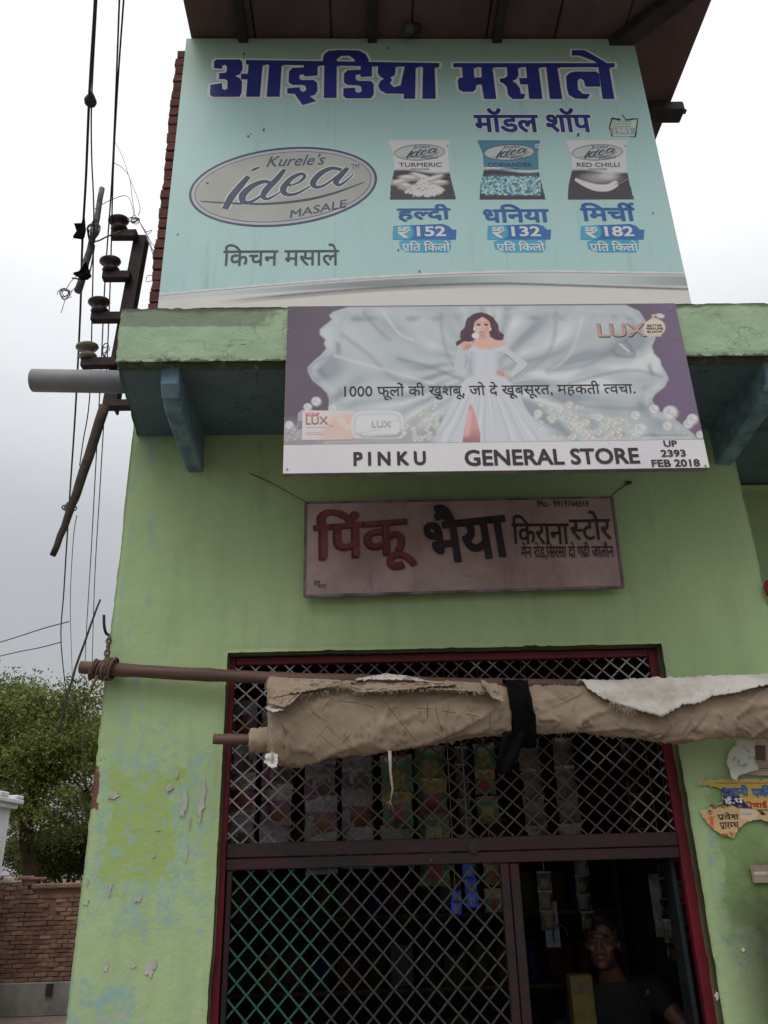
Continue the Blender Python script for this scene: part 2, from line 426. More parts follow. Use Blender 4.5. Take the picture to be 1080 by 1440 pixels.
g = t.mix(t.ramp(t.math('ADD', o[2], t.math('MULTIPLY', n1, .05)), 3.845, 3.865, 0, .85), g, (.08, .085, .06))
g = t.mix(t.ramp(t.noise(30, 3, .7, stretch=(.35, 1, 2.5), w=3.), .68, .72, 0, .8), g, (.11, .15, .09))
g = t.mix(t.ramp(t.math('ADD', o[2], t.math('MULTIPLY', t.math('SUBTRACT', t.noise(22, 5, .75), .5), .05)), 3.586, 3.576, 0, .9), g, (.06, .07, .045))
g = t.mix(t.ramp(t.math('ABSOLUTE', t.math('SUBTRACT', t.noise(2.6, 5, .6, w=7.), .5)), .006, .001, 0, .45), g, (.13, .17, .10))
t.color(g); t.bump(t.noise(14, 6, .7), .008, .9); M['fascia'] = t.m
t = MT('slate_blue_soffit_paint', .8, 0, .25)
g = t.mix(t.ramp(t.noise(3, 5, .6), .3, .7), (.12, .175, .22), (.165, .235, .275))
g = t.mix(t.ramp(t.noise(11, 6, .75), .6, .74, 0, .5), g, (.06, .09, .10))
g = t.mix(t.ramp(t.math('ABSOLUTE', t.math('SUBTRACT', t.noise(1.7, 5, .6, w=2.), .5)), .004, .001, 0, .55), g, (.03, .04, .05))
t.color(g); t.bump(t.noise(9, 6, .7), .008, .9); M['blue'] = t.m
M['bluelight'] = simple('blue_bracket_paint', (.22, .35, .43), (.13, .22, .28), 12, .7, .004, 30)
M['crack'] = simple('dark_broken_edge', (.06, .065, .05), (.025, .03, .025), 20, .95, .004, 60)
M['brick'] = simple('red_brick', (.19, .075, .06), (.115, .05, .045), 14, .9, .004, 45, detail=6)
M['brick2'] = simple('weathered_brick', (.25, .135, .098), (.155, .088, .068), 5, .92, .004, 40)
M['brick3'] = simple('pale_brick', (.29, .17, .125), (.19, .11, .085), 5, .92, .004, 40)
M['mortar'] = simple('grey_mortar', (.13, .10, .085), (.07, .06, .05), 20, .95, .004, 70)
M['stone'] = simple('red_sandstone_slab', (.145, .09, .085), (.10, .068, .065), 3, .85, .004, 25)
M['beam'] = simple('dark_roof_beam', (.045, .035, .035), (.025, .02, .022), 8, .7, .002, 50)
M['concrete'] = simple('grey_concrete', (.27, .25, .22), (.17, .155, .14), 3, .92, .004, 40)
M['darkwall'] = simple('dimmed_interior_wall', (.05, .05, .042), (.022, .022, .02), 3, .9)  # near-black base colour carries the shade of the shop interior
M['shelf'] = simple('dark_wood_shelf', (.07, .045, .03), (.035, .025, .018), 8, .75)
t = MT('maroon_gate_paint', .5, 0, .4)
g = t.mix(t.ramp(t.noise(7, 5, .7, stretch=(.6, 1, 1)), .42, .6), (.04, .010, .012), (.014, .012, .012))
g = t.mix(t.ramp(t.noise(40, 5, .7), .68, .74), g, (.28, .24, .2))
t.color(g); t.bump(t.noise(60, 4), .001); M['maroon'] = t.m
t = MT('red_gate_paint', .5, 0, .4)
g = t.mix(t.ramp(t.noise(6, 5, .7), .45, .75), (.16, .008, .018), (.07, .009, .013))
g = t.mix(t.ramp(t.noise(50, 5, .7, w=2.), .72, .76), g, (.3, .26, .22))
t.color(g); t.bump(t.noise(60, 4), .001); M['red'] = t.m
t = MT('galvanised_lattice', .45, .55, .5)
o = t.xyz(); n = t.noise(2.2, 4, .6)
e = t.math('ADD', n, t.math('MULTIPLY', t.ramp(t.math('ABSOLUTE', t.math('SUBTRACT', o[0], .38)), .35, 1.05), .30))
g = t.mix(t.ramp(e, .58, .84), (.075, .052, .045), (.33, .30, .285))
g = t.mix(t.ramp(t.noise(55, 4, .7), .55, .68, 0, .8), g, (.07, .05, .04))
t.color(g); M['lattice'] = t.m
t = MT('green_lattice', .5, .1, .4)
n = t.noise(2.6, 4, .6)
e = t.math('ADD', n, t.ramp(o[0] if False else t.xyz()[0], -.75, .75, .28, -.36, False))
g = t.mix(t.ramp(e, .42, .62), (.04, .038, .034), (.026, .10, .072))
g = t.mix(t.ramp(t.noise(60, 4, .7), .58, .66, 0, .9), g, (.11, .095, .085))
t.color(g); M['lattice2'] = t.m
t = MT('brown_tarpaulin_cloth', .9, 0, .15)
g = t.mix(t.ramp(t.noise(4, 5, .6), .3, .7), (.33, .25, .18), (.43, .335, .25))
g = t.mix(t.ramp(t.noise(9, 5, .7, w=3.), .60, .76, 0, .65), g, (.20, .135, .09))
g = t.mix(t.ramp(t.noise(2.2, 3, .5, w=5.), .58, .7, 0, .35), g, (.36, .22, .165))
cr_ = None
for ax, sd_ in ((.9, 1.), (-.7, 5.)):
    mpn = N(t.nt, 'ShaderNodeMapping'); mpn.inputs['Rotation'].default_value = (0, ax, 0); mpn.inputs['Location'].default_value = (sd_, 0, 0); t.L(t.pos, mpn.inputs[0])
    q = t.ramp(t.math('ABSOLUTE', t.math('SUBTRACT', t.noise(2.0, 3, .55, stretch=(3.0, 1, .5), vec=mpn.outputs[0], dist=.5), .5)), .0, .022, 1, 0); q = t.math('MULTIPLY', q, t.ramp(t.noise(5, 2, .5, w=sd_), .46, .62))
    cr_ = q if cr_ is None else t.math('ADD', cr_, q)
g = t.mix(t.math('MULTIPLY', cr_, .28), g, (.17, .115, .075))
t.color(g)
wv = t.noise(420, 2, .5, stretch=(1, 1, 1)); wv = t.math('ADD', wv, t.math('MULTIPLY', cr_, 2.2)); t.bump(t.math('ADD', wv, t.math('MULTIPLY', t.noise(14, 4, .55, dist=.6), 2.)), .0022, .6); M['tarp'] = t.m
t = MT('white_tarpaulin_lining', .85, 0, .2)
g = t.mix(t.ramp(t.noise(7, 5, .65), .42, .72), (.68, .65, .60), (.50, .45, .39))
t.color(g); t.bump(t.noise(16, 3, .5), .003, .6); M['lining'] = t.m
M['thread'] = simple('pale_thread', (.45, .40, .34), (.28, .22, .17), 30, .9)
M['stitch'] = simple('dark_stitch', (.09, .05, .035), (.05, .03, .02), 30, .9)
M['redstitch'] = simple('red_stitch', (.35, .09, .06), None, 30, .9)
M['blackcloth'] = simple('black_cloth', (.005, .005, .0055), (.008, .008, .009), 9, 1.0, .004, 50, spec=.05)
t = MT('bamboo_pole', .6, 0, .35)
g = t.mix(t.ramp(t.noise(5, 5, .65, stretch=(.4, 6, 6)), .3, .7), (.17, .095, .07), (.095, .055, .045))
t.color(g); t.bump(t.noise(18, 4, .6, stretch=(.3, 6, 6)), .002, .8); M['bamboo'] = t.m
M['rope'] = simple('coir_rope', (.20, .13, .10), (.11, .07, .055), 60, .95, .003, 160)
M['iron'] = simple('dark_iron', (.035, .030, .034), (.06, .04, .035), 20, .65, .001, 60, .3)
M['porc_dark'] = simple('dark_glazed_insulator', (.045, .035, .035), (.10, .085, .08), 14, .35, spec=.5)
M['porc'] = simple('dirty_white_insulator', (.36, .33, .27), (.17, .15, .12), 10, .35, spec=.5)
M['pvc'] = simple('grey_pvc_pipe', (.30, .31, .33), (.235, .24, .26), 5, .45, spec=.4)
M['wire'] = simple('black_wire', (.035, .035, .045), (.05, .05, .06), 20, .5)
M['wire2'] = simple('thin_grey_wire', (.16, .15, .15), (.10, .10, .10), 20, .5)
M['stick'] = simple('dry_stick', (.085, .06, .05), (.045, .035, .035), 14, .8, .002, 60)
M['stickpale'] = simple('greyish_stick', (.20, .18, .16), (.10, .09, .085), 14, .8, .002, 60)
M['print'] = print_mat('flex_print', .42, .10)
M['paper'] = print_mat('faded_paper_print', .8, .25, .15)
t = MT('hoarding_print_ground', .42, 0, .35)
o = t.xyz(); n = t.noise(1.6, 4, .6)
z2 = t.math('ADD', o[2], t.math('MULTIPLY', n, .25))
g = t.mix(t.ramp(z2, 5.9, 6.45), alb(158, 190, 188, .66), alb(130, 158, 142, .66))  # darker, greener top: printed tone with the roof's shade put into it
g = t.mix(t.ramp(z2, 5.2, 4.5), g, alb(154, 187, 186, .66))
g = t.mix(t.ramp(t.noise(5, 6, .7, stretch=(1, 1, .35)), .55, .8, 0, .22), g, alb(120, 135, 120))
g = t.mix(t.ramp(t.noise(90, 3, .7), .72, .76, 0, .5), g, alb(70, 80, 80))
g = t.mix(t.math('MULTIPLY', t.ramp(t.noise(9, 5, .7, stretch=(1, 1, .08), w=4.), .54, .74), .4), g, alb(112, 130, 122))
for xs_ in (-.12, .83): g = t.mix(t.ramp(t.math('ABSOLUTE', t.math('SUBTRACT', o[0], xs_)), .0035, .0015, 0, .28), g, alb(110, 135, 132))
t.color(g); t.bump(t.noise(1.9, 3, .5, stretch=(1, 1, .45)), .035, .5); M['hoard'] = t.m
M['navy'] = simple('navy_print', alb(42, 52, 122), alb(36, 44, 100), 3, .4)
M['halo'] = simple('white_print', alb(198, 210, 206), alb(184, 197, 193), 6, .4)
M['bluep'] = simple('mid_blue_print', alb(44, 92, 150), alb(38, 82, 135), 6, .4)
M['blueb'] = simple('badge_blue_print', alb(52, 102, 160), alb(46, 92, 148), 6, .4)
M['cyanb'] = simple('badge_cyan_print', alb(70, 150, 180), alb(62, 138, 168), 6, .4)
M['slate'] = simple('slate_print', alb(62, 72, 96), alb(55, 64, 84), 6, .4)
M['kit'] = simple('charcoal_print', alb(62, 70, 72), alb(52, 60, 62), 6, .4)
M['logog'] = simple('silver_print', alb(156, 160, 154), alb(146, 149, 144), 2, .4)
M['logor'] = simple('pale_silver_print', alb(165, 168, 176), alb(155, 158, 166), 2, .4)
M['ink'] = simple('black_print', alb(52, 48, 52), alb(44, 40, 44), 6, .4)
M['white'] = simple('white_board_print', alb(200, 194, 202), alb(188, 182, 190), 2, .4)
M['copper'] = simple('copper_print', alb(176, 138, 132), alb(150, 112, 108), 30, .4)
M['greyp'] = simple('pale_grey_print', alb(150, 165, 166), alb(140, 155, 156), 6, .4)
M['edge'] = simple('board_edge_metal', (.35, .30, .28), (.22, .19, .18), 12, .6)

# ================================================================= ground, far setting
t = MT('dusty_ground', .95, 0, .1)
t.color(t.mix(t.ramp(t.noise(.7, 6, .65), .35, .7), (.22, .18, .145), (.15, .125, .10))); t.bump(t.noise(12, 5, .7), .01)
mb = MB(); mb.add([(-900, -900, 0), (900, -900, 0), (900, 900, 0), (-900, 900, 0)], [(0, 1, 2, 3)])
structure(obj('ground', mb, t.m, origin=(0, 0, 0)))
mb = MB(); mb.box(-40, 40, -6.0, 2.4, -.2, .004)
t = MT('road_concrete', .9, 0, .15)
t.color(t.mix(t.ramp(t.noise(1.2, 6, .6), .3, .7), (.16, .15, .135), (.12, .11, .10))); t.bump(t.noise(30, 5, .7), .004)
structure(obj('road', mb, t.m, origin=(0, 0, 0)))

# ================================================================= the shop building
W = 3.56; XL, XR = -1.14, 1.89; OX0, OX1, OZ = -.615, 1.362, 2.485; SZ = 3.57
B = thing('shop_building', (.38, W, 0), 'green plastered shop with open shopfront, blue soffit and brick upper storey', 'building')
def mapped(VF, fn, mb=None):
    mb = mb or MB(); V, Fc = VF; return mb.add([fn(*p) for p in V], Fc)
hole = lambda x, z: not (OX0 < x < OX1 and z < OZ)
mb = mapped(plate(XL, XR, 0, SZ+.1, .0198, .20, hole, .0035, .006, .014), lambda a, d, b: (a, W+d, b))
obj('front_wall', mb, M['green'], B, True)
mb = MB(); mb.box(XL+.02, XL+.2, W+.203, 6.6, 0, SZ); mb.box(XR-.2, XR-.02, W+.203, 6.6, 0, SZ)
obj('side_wall', mb, M['green'], B)
mb = MB(); mb.box(XL+.2, XR-.2, 6.4, 6.6, 0, SZ); obj('back_wall', mb, M['green'], B)
mb = MB(); mb.box(XL+.2, XL+.215, W+.21, 6.395, .16, SZ-.02); mb.box(XR-.215, XR-.2, W+.21, 6.395, .16, SZ-.02); mb.box(XL+.22, XR-.22, 6.38, 6.395, .16, SZ-.02)
mb.box(XL+.22, XR-.22, W+.21, 6.37, SZ-.1, SZ-.085)
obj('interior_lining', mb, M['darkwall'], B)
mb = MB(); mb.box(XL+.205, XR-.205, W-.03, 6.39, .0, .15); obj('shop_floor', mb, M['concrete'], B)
mb = mapped(plate(XR+.005, 5.2, 0, SZ, .06, .2, None, .004, .004, .004, 4), lambda a, d, b: (a, 4.2+d, b)); obj('recessed_wall', mb, M['green'], B, True)
# balcony slab
SF = 2.885
mb = mapped(plate(-1.035, 5.2, SZ+.003, 3.855, .0145, .07, None, .006, .006, .016, 3), lambda a, d, b: (a, SF+d, b))
obj('balcony_fascia', mb, M['fascia'], B, True)
def soff(a, d, b):           # a along x, b along depth, sheared so the end follows the wall
    return (a-(b-2.96)*.12*max(0, 1-(a+1.06)/1.5), b, SZ+.012+d)
mb = mapped(plate(-1.045, 5.2, 2.957, W-.002, .03, .2, None, .005, .004, .02, 8), soff)
mb2 = mapped(plate(XR+.01, 5.2, W, 4.4, .05, .2, None, .005, .004, .004, 2), lambda a, d, b: (a, b, SZ+.015+d), mb)
obj('balcony_soffit', mb, M['blue'], B, True)
mb = MB(); mb.box(-.98, XR, SF+.08, 6.6, SZ+.215, 3.84); mb.box(XR+.002, 5.2, SF+.08, 4.38, SZ+.22, 3.845)
obj('terrace_slab', mb, M['concrete'], B)
def bracket(cx, wd):
    mb = MB(); prof = [(2.945, 3.592), (2.945, 3.50), (2.985, 3.452), (3.02, 3.462), (3.06, 3.435), (3.3, 3.41), (3.5, 3.385), (W+.006, 3.38), (W+.006, 3.592)]
    n = len(prof); V = []
    for k, x in enumerate((-wd/2, -wd/2+.008, wd/2-.008, wd/2)):
        for y, z in prof:
            e = .008 if k in (0, 3) else 0; V.append((cx+x+fbm(y*6, z*9, cx)*.006, y+e*(y < 3), z+e*(z < 3.55)))
    for k in range(3):
        mb.add([], [])
        for i in range(n-1): mb.f.append((k*n+i, k*n+i+1, (k+1)*n+i+1, (k+1)*n+i)); mb.m.append(0)
    mb.v = [tuple(p) for p in V]; mb.f += [tuple(range(n-1, -1, -1)), tuple(range(3*n, 4*n))]; mb.m += [0, 0]
    obj('balcony_bracket', mb, M['bluelight'], B)
bracket(-.813, .078); bracket(1.825, .085)
# upper storey in brick
BY = 3.625
mb = MB(); mb.box(XL+.02, 1.62, BY+.05, BY+.23, 3.84, 6.47); mb.box(XL+.02, XL+.2, BY+.23, 5.2, 3.84, 6.44); mb.box(XL+.2, 1.6, 5.0, 5.2, 3.84, 6.44); mb.box(1.42, 1.62, BY+.23, 5.0, 3.84, 6.44)
uw = obj('upper_wall', mb, M['mortar'], B)
bms = []
for L_ in (.215, .105):
    for k in range(4):
        m = MB(); m.box(0, L_, 0, .1, 0, .064, bev=.004); me = bpy.data.meshes.new('brick')
        V = [(x+rng.uniform(-.0035, .0035), y+rng.uniform(-.0035, .0035), z+rng.uniform(-.003, .003)) for x, y, z in m.v]
        me.from_pydata(V, [], m.f); me.materials.append(M['brick']); bms.append(me)
bb = Vector(root_of(B)); z = 3.846; c = 0
while z < 6.40:
    x = XL+rng.uniform(-.006, .006); first = True
    half = c % 2
    L_ = .105 if half else .215; kk = 0
    while x < (-.62 if z < 6.3 else -.62):
        me = bms[(4 if (half and kk == 0) else 0)+rng.randrange(4)]
        o_ = bpy.data.objects.new('brick', me); COL.objects.link(o_); o_.parent = uw
        o_.location = Vector((x, BY-.04+rng.uniform(-.004, .004), z))-bb
        x += (.105 if (half and kk == 0) else .215)+.010; kk += 1
    # the return of the corner
    y = BY+.066+(.11 if not half else 0)
    for q in range(2):
        me = bms[rng.randrange(4)]; o_ = bpy.data.objects.new('brick', me); COL.objects.link(o_); o_.parent = uw
        o_.location = Vector((XL+.1+rng.uniform(-.006, .004), y, z))-bb; o_.rotation_euler = (0, 0, D2R(90)); y += .226
    z += .0745; c += 1
# roof of stone slabs over the storey
sx = [-1.04, -.63, -.14, .37, .86, 1.30, 1.74, 2.235]
for i in range(7):
    mb = MB(); P = rng.uniform(-.004, .004)
    mb.box(sx[i]+.004, sx[i+1]-.004, 2.62+rng.uniform(-.02, .02), 4.30 if i < 6 else 4.52, 6.455+P, 6.52+P, bev=.008)
    obj('stone_slab', mb, M['stone'], B)
mb = MB(); mb.box(-1.0, 2.0, 4.3, 5.3, 6.46, 6.52); obj('roof_slab', mb, M['stone'], B)
mb = MB(); mb.box(-1.03, 2.225, 2.66, 4.29, 6.535, 6.60); obj('roof_topping', mb, M['concrete'], B)
for x in (-.70, .12, .92): 
    mb = MB(); mb.box(x-.03, x+.03, 2.66, 3.61, 6.39, 6.4485, bev=.004); obj('roof_beam', mb, M['beam'], B)
mb = MB()
P1, P2 = np.array([1.72, 3.50]), np.array([2.22, 2.98]); d = (P2-P1)/np.linalg.norm(P2-P1); nn = np.array([-d[1], d[0]])*.055
q = [P1-nn-d*.2, P1+nn-d*.2, P2+nn, P2-nn]; mb.add([(a, b, 6.37) for a, b in q]+[(a, b, 6.4485) for a, b in q], [(0, 1, 2, 3)[::-1], (4, 5, 6, 7), (0, 1, 5, 4), (1, 2, 6, 5), (2, 3, 7, 6), (3, 0, 4, 7)])
obj('roof_beam', mb, M['beam'], B)
mb = MB(); mb.box(1.55, 2.31, 3.97, 4.09, 6.36, 6.4485, bev=.01); mb.box(2.31, 2.345, 4.02, 4.05, 6.41, 6.425); obj('roof_beam', mb, M['beam'], B)
# flaked paint and torn paper scraps on the piers
M['flake'] = simple('flaked_white_plaster', (.55, .52, .46), (.40, .38, .33), 30, .9)
def flake(px, py, w, h, n=22, lift=.003, mat='flake'):
    w *= .8; h *= .85
    c = on(px, py, W-.002); V = []; k = 4
    for r in range(k+1):
        for j in range(n):
            a = 2*math.pi*j/n; ca, sa = math.cos(a), math.sin(a); q = (r/k)*max(.25, 1+.75*fbm(ca*1.6+px, sa*1.6+py)+.35*fbm(ca*6+px, sa*6+py))
            x, z = ca*w*q/2+sa*w*.18*q, sa*h*q/2
            V.append((c[0]+x, W-.0045-lift*max(0, (-z/h+.05))*(r/k)**2, c[2]+z))
    Fc = [(r*n+j, r*n+(j+1) % n, (r+1)*n+(j+1) % n, (r+1)*n+j) for r in range(k) for j in range(n)]
    mb = MB(); mb.add(V, Fc); V2 = [(x, y+.0012, z) for x, y, z in V]; mb.add(V2, [f[::-1] for f in Fc])
    obj('paint_flake', mb, M[mat], B)
for a in [(161, 1119, .045, .03), (238, 1108, .03, .035), (259, 1133, .03, .11), (284, 1125, .028, .16), (286, 1103, .014, .06), (267, 1157, .01, .05), (249, 1089, .012, .03), (262, 1200, .013, .07), (194, 1264, .035, .025), (155, 1250, .012, .06), (122, 1268, .022, .035), (212, 1362, .05, .06), (188, 1358, .02, .03), (123, 1240, .010, .035), (216, 1203, .015, .02), (150, 1358, .02, .05), (1008, 1400, .02, .03), (1045, 1335, .015, .02), (222, 1167, .02, .008)]:
    flake(*a)
# ================================================================= hoarding
HY = 3.50
def board(name, x0, x1, z0, z1, Y, thick, label, cat, face, rim, rimw=.012):
    o_ = thing(name, ((x0+x1)/2, Y, z0), label, cat)
    mb = MB(); mb.box(x0, x1, Y, Y+.004, z0, z1); obj('printed_sheet', mb, face, o_)
    mb = MB(); mb.box(x0, x1, Y+.0045, Y+thick, z0, z0+rimw); mb.box(x0, x1, Y+.0045, Y+thick, z1-rimw, z1)
    mb.box(x0, x0+rimw, Y+.0045, Y+thick, z0+rimw, z1-rimw); mb.box(x1-rimw, x1, Y+.0045, Y+thick, z0+rimw, z1-rimw)
    for k in (1, 2, 3): mb.box(x0+(x1-x0)*k/4-.01, x0+(x1-x0)*k/4+.01, Y+.0045, Y+thick, z0+rimw, z1-rimw)
    obj('frame', mb, rim, o_); return o_
H = board('hoarding', -1.061, 1.806, 4.25, 6.432, HY, .08, 'large light blue spice shop hoarding on the brick upper storey', 'billboard', M['hoard'], M['edge'], .03)
def ppoly(pts, Y, mat, parent, name, depth=.001, bez=0):
    P = [on(a, b, Y) for a, b in pts]; mb = MB(); mb.add([(p[0], Y-depth, p[2]) for p in P], [tuple(range(len(P)))]); return obj(name, mb, mat, parent)
def oval(cx, cy, rx, ry, ang, n=56):
    return [(cx+rx*math.cos(a)*math.cos(ang)-ry*math.sin(a)*math.sin(ang), cy+rx*math.cos(a)*math.sin(ang)+ry*math.sin(a)*math.cos(ang)) for a in [2*math.pi*k/n for k in range(n)]]
# silver swoosh at the foot, painted as print
cv = Canvas(-1.061, 1.806, 4.252, 4.66, HY, 560, 64)
cv.C[:] = lin((196, 196, 190)); cv.keep = None
base = np.where(cv.px < 600, 413-(cv.px-222)*.040+((cv.px-222)/380)**2*-8, 390-(cv.px-600)*.01)
top = 414-33*np.sin(np.clip((cv.px-222)/560, 0, 1)*math.pi/2)+np.clip((cv.px-782)/190, 0, 1)*3
u = cv.py-top
def band(lo, hi, c, soft=2., a=1.): cv.blend(np.clip((u-lo)/soft+.5, 0, 1)*np.clip((hi-u)/soft+.5, 0, 1), c, a)
g = (cv.px-222)/750
cv.C[:] = lin((188, 187, 182))
band(0, 3, (205, 212, 212)); band(1.5, 3.2, (90, 98, 100), 1.2, .8)
wd = 6+10*np.clip(g*1.6, 0, 1)
m = np.clip((u-4)/2, 0, 1)*np.clip((4+wd-u)/3, 0, 1)
sh = .5+.5*np.sin(g*9+1); cc = lin((120, 128, 130))*(1-sh[..., None])+lin((172, 180, 182))*sh[..., None]
cv.C = cv.C*(1-m[..., None])+cc*m[..., None]
d2 = cv.py-(424-26*np.sin(np.clip((cv.px-300)/420, 0, 1.0)*math.pi/2)+np.clip((cv.px-720)/250, 0, 1)*8)
cv.blend(np.clip(1.5-abs(d2-1)/1.6, 0, 1)*np.clip((cv.px-300)/100, 0, 1), (82, 84, 86), .85)
cv.blend(np.clip(1.5-abs(d2-4)/2.2, 0, 1)*np.clip((cv.px-300)/100, 0, 1)*np.clip((800-cv.px)/200, 0, 1), (120, 120, 122), .7)
cv.build('printed_swoosh', M['print'], H, .0012, mask=(u > -.3))
LT = lambda *a, **k: lettering(*a, **k)
hal = (M['halo'], .035)
TA_ = [[(35,85),(45,76),(150,76),(160,86),(163,120),(150,143),(130,150),(150,160),(160,175),(158,225),(148,243),(30,243),(17,235),(18,190),(70,182),(72,208),(85,212),(95,205),(95,172),(85,164),(58,164),(57,138),(85,136),(92,128),(92,105),(82,100),(72,105),(70,118),(35,115)],
 [(155,140),(192,140),(192,165),(155,165)], [(178,78),(1042,92),(1040,111),(178,98)], [(190,90),(253,92),(240,243),(178,243)], [(282,90),(338,92),(328,243),(270,243)],
 [(370,130),(385,114),(436,112),(436,98),(498,98),(497,148),(440,152),(436,143),(418,145),(415,160),(425,168),(480,168),(495,180),(497,215),(485,235),(462,240),(492,262),(430,280),(395,230),(362,228),(362,205),(418,200),(420,215),(435,222),(447,212),(443,195),(430,190),(385,190),(368,178)],
 [(520,88),(525,55),(545,38),(590,34),(680,36),(710,50),(725,75),(727,98),(668,98),(660,75),(640,60),(605,60),(584,75),(583,95),(582,248),(525,248),(528,88)],
 [(615,140),(632,124),(690,122),(690,104),(740,104),(740,152),(690,155),(688,143),(668,145),(668,165),(680,172),(735,172),(748,185),(748,232),(735,250),(625,250),(612,238),(613,205),(665,202),(667,220),(680,226),(695,218),(692,198),(680,192),(630,190),(615,178)],
 [(768,102),(842,102),(846,122),(842,146),(822,158),(830,167),(820,184),(838,200),(868,192),(888,102),(936,102),(933,252),(882,252),(882,230),(802,228),(776,213),(768,192),(778,172),(794,163),(776,152),(766,136)], [(968,106),(1020,106),(1025,252),(965,252)]]
TB_ = [[(30,112),(903,112),(903,135),(28,135)], [(75,130),(140,130),(142,190),(183,190),(180,130),(240,130),(262,307),(195,307),(182,228),(155,230),(150,255),(135,268),(80,268),(58,255),(52,210),(60,192),(80,190)],
 [(318,130),(380,130),(382,180),(372,198),(350,210),(372,224),(390,250),(395,278),(420,280),(410,307),(350,307),(325,285),(318,240),(300,222),(282,215),(280,197),(310,192),(322,180)], [(385,193),(430,193),(433,228),(392,228)], [(422,130),(490,130),(512,307),(440,307)],
 [(532,130),(592,130),(620,307),(552,307)], [(640,185),(660,165),(690,158),(800,158),(820,170),(826,240),(745,240),(735,205),(715,195),(702,210),(705,255),(730,278),(770,280),(755,307),(690,305),(655,285),(645,250)], [(815,130),(872,130),(902,307),(838,307)],
 [(672,42),(740,42),(850,105),(872,132),(820,132),(800,105),(710,70),(672,72)]]
for polys, k_, ox, oy in ((TA_, 3.176, 290, 60), (TB_, 3.857, 630, 60)):
    V2, F2, V3 = [], [], []
    for i, pl in enumerate(polys):
        n0 = len(V2); P = [on(ox+a/k_, oy+b/k_, HY) for a, b in pl]; V2 += [(p[0], p[2]) for p in P]; V3 += [(p[0], HY-.0022-i*2e-5, p[2]) for p in P]; F2.append(tuple(range(n0, n0+len(P))))
    O_, G_ = bold(np.array(V2), F2, .017, .0012); mb = MB(); mb.add(np.c_[O_[:, 0], HY-O_[:, 2], O_[:, 1]], G_); obj('lettering_outline', mb, M['halo'], H)
    mb = MB(); mb.add(V3, F2); obj('lettering', mb, M['navy'], H)
LT(["मॉडल शॉप"], (666, 152, 831, 187), HY, M['navy'], H, .032, halo=(M['halo'], .045))
LT(["िकचन मसाले"], (314, 343, 477, 374), HY, M['kit'], H, .008)
for a in [(371, 183, 1.2, 2.2), (349, 192, 1.3, 1.5), (353, 189, .8, 1), (292, 258, 1.6, 1.6), (813, 190, 1.6, 3), (343, 76, 1.3, 1.6), (560, 352, .8, 2.5), (918, 300, 1, 1.4), (250, 330, 1, 1.2), (520, 130, .8, 1), (590, 382, .9, 2), (545, 68, 1.4, 1.2)]: ppoly(oval(a[0], a[1], a[2], a[3], .4, 9), HY, M['kit'], H, 'dirt_spot', .003)
# oval brand mark
og = thing('tmp', (0, 0, 0), 'x', 'x'); bpy.data.objects.remove(og)
A0 = -.105
ppoly(oval(398, 263, 133, 55, A0), HY, M['slate'], H, 'emblem_rim', .0008)
ppoly(oval(398, 263, 129.5, 52, A0), HY, M['logor'], H, 'emblem_band', .0012)
ppoly(oval(398, 263, 125, 48.5, A0), HY, M['slate'], H, 'emblem_line', .0015)
ppoly(oval(398, 263, 124, 47.6, A0), HY, M['logog'], H, 'emblem_ground', .0018)
def swash(pts, wds, Y, mat, parent, depth):
    P = [on(a, b, Y) for a, b in pts]; V = []
    for i, p in enumerate(P):
        q0, q1 = P[max(i-1, 0)], P[min(i+1, len(P)-1)]; dx, dz = q1[0]-q0[0], q1[2]-q0[2]; l = math.hypot(dx, dz)
        w_ = wds[i]*.0034/2; V += [(p[0]-dz/l*w_, Y-depth, p[2]+dx/l*w_), (p[0]+dz/l*w_, Y-depth, p[2]-dx/l*w_)]
    mb = MB(); mb.add(V, [(2*i, 2*i+1, 2*i+3, 2*i+2) for i in range(len(P)-1)]); return obj('lettering_stroke', mb, mat, parent)
def smooth_path(pts, n=6):
    out_ = []
    for i in range(len(pts)-1):
        p0, p1, p2, p3 = [np.array(pts[min(max(k, 0), len(pts)-1)], float) for k in (i-1, i, i+1, i+2)]
        for k in range(n):
            t_ = k/n; out_.append(tuple(.5*((2*p1)+(-p0+p2)*t_+(2*p0-5*p1+4*p2-p3)*t_**2+(-p0+3*p1-3*p2+p3)*t_**3)))
    return out_+[tuple(pts[-1])]
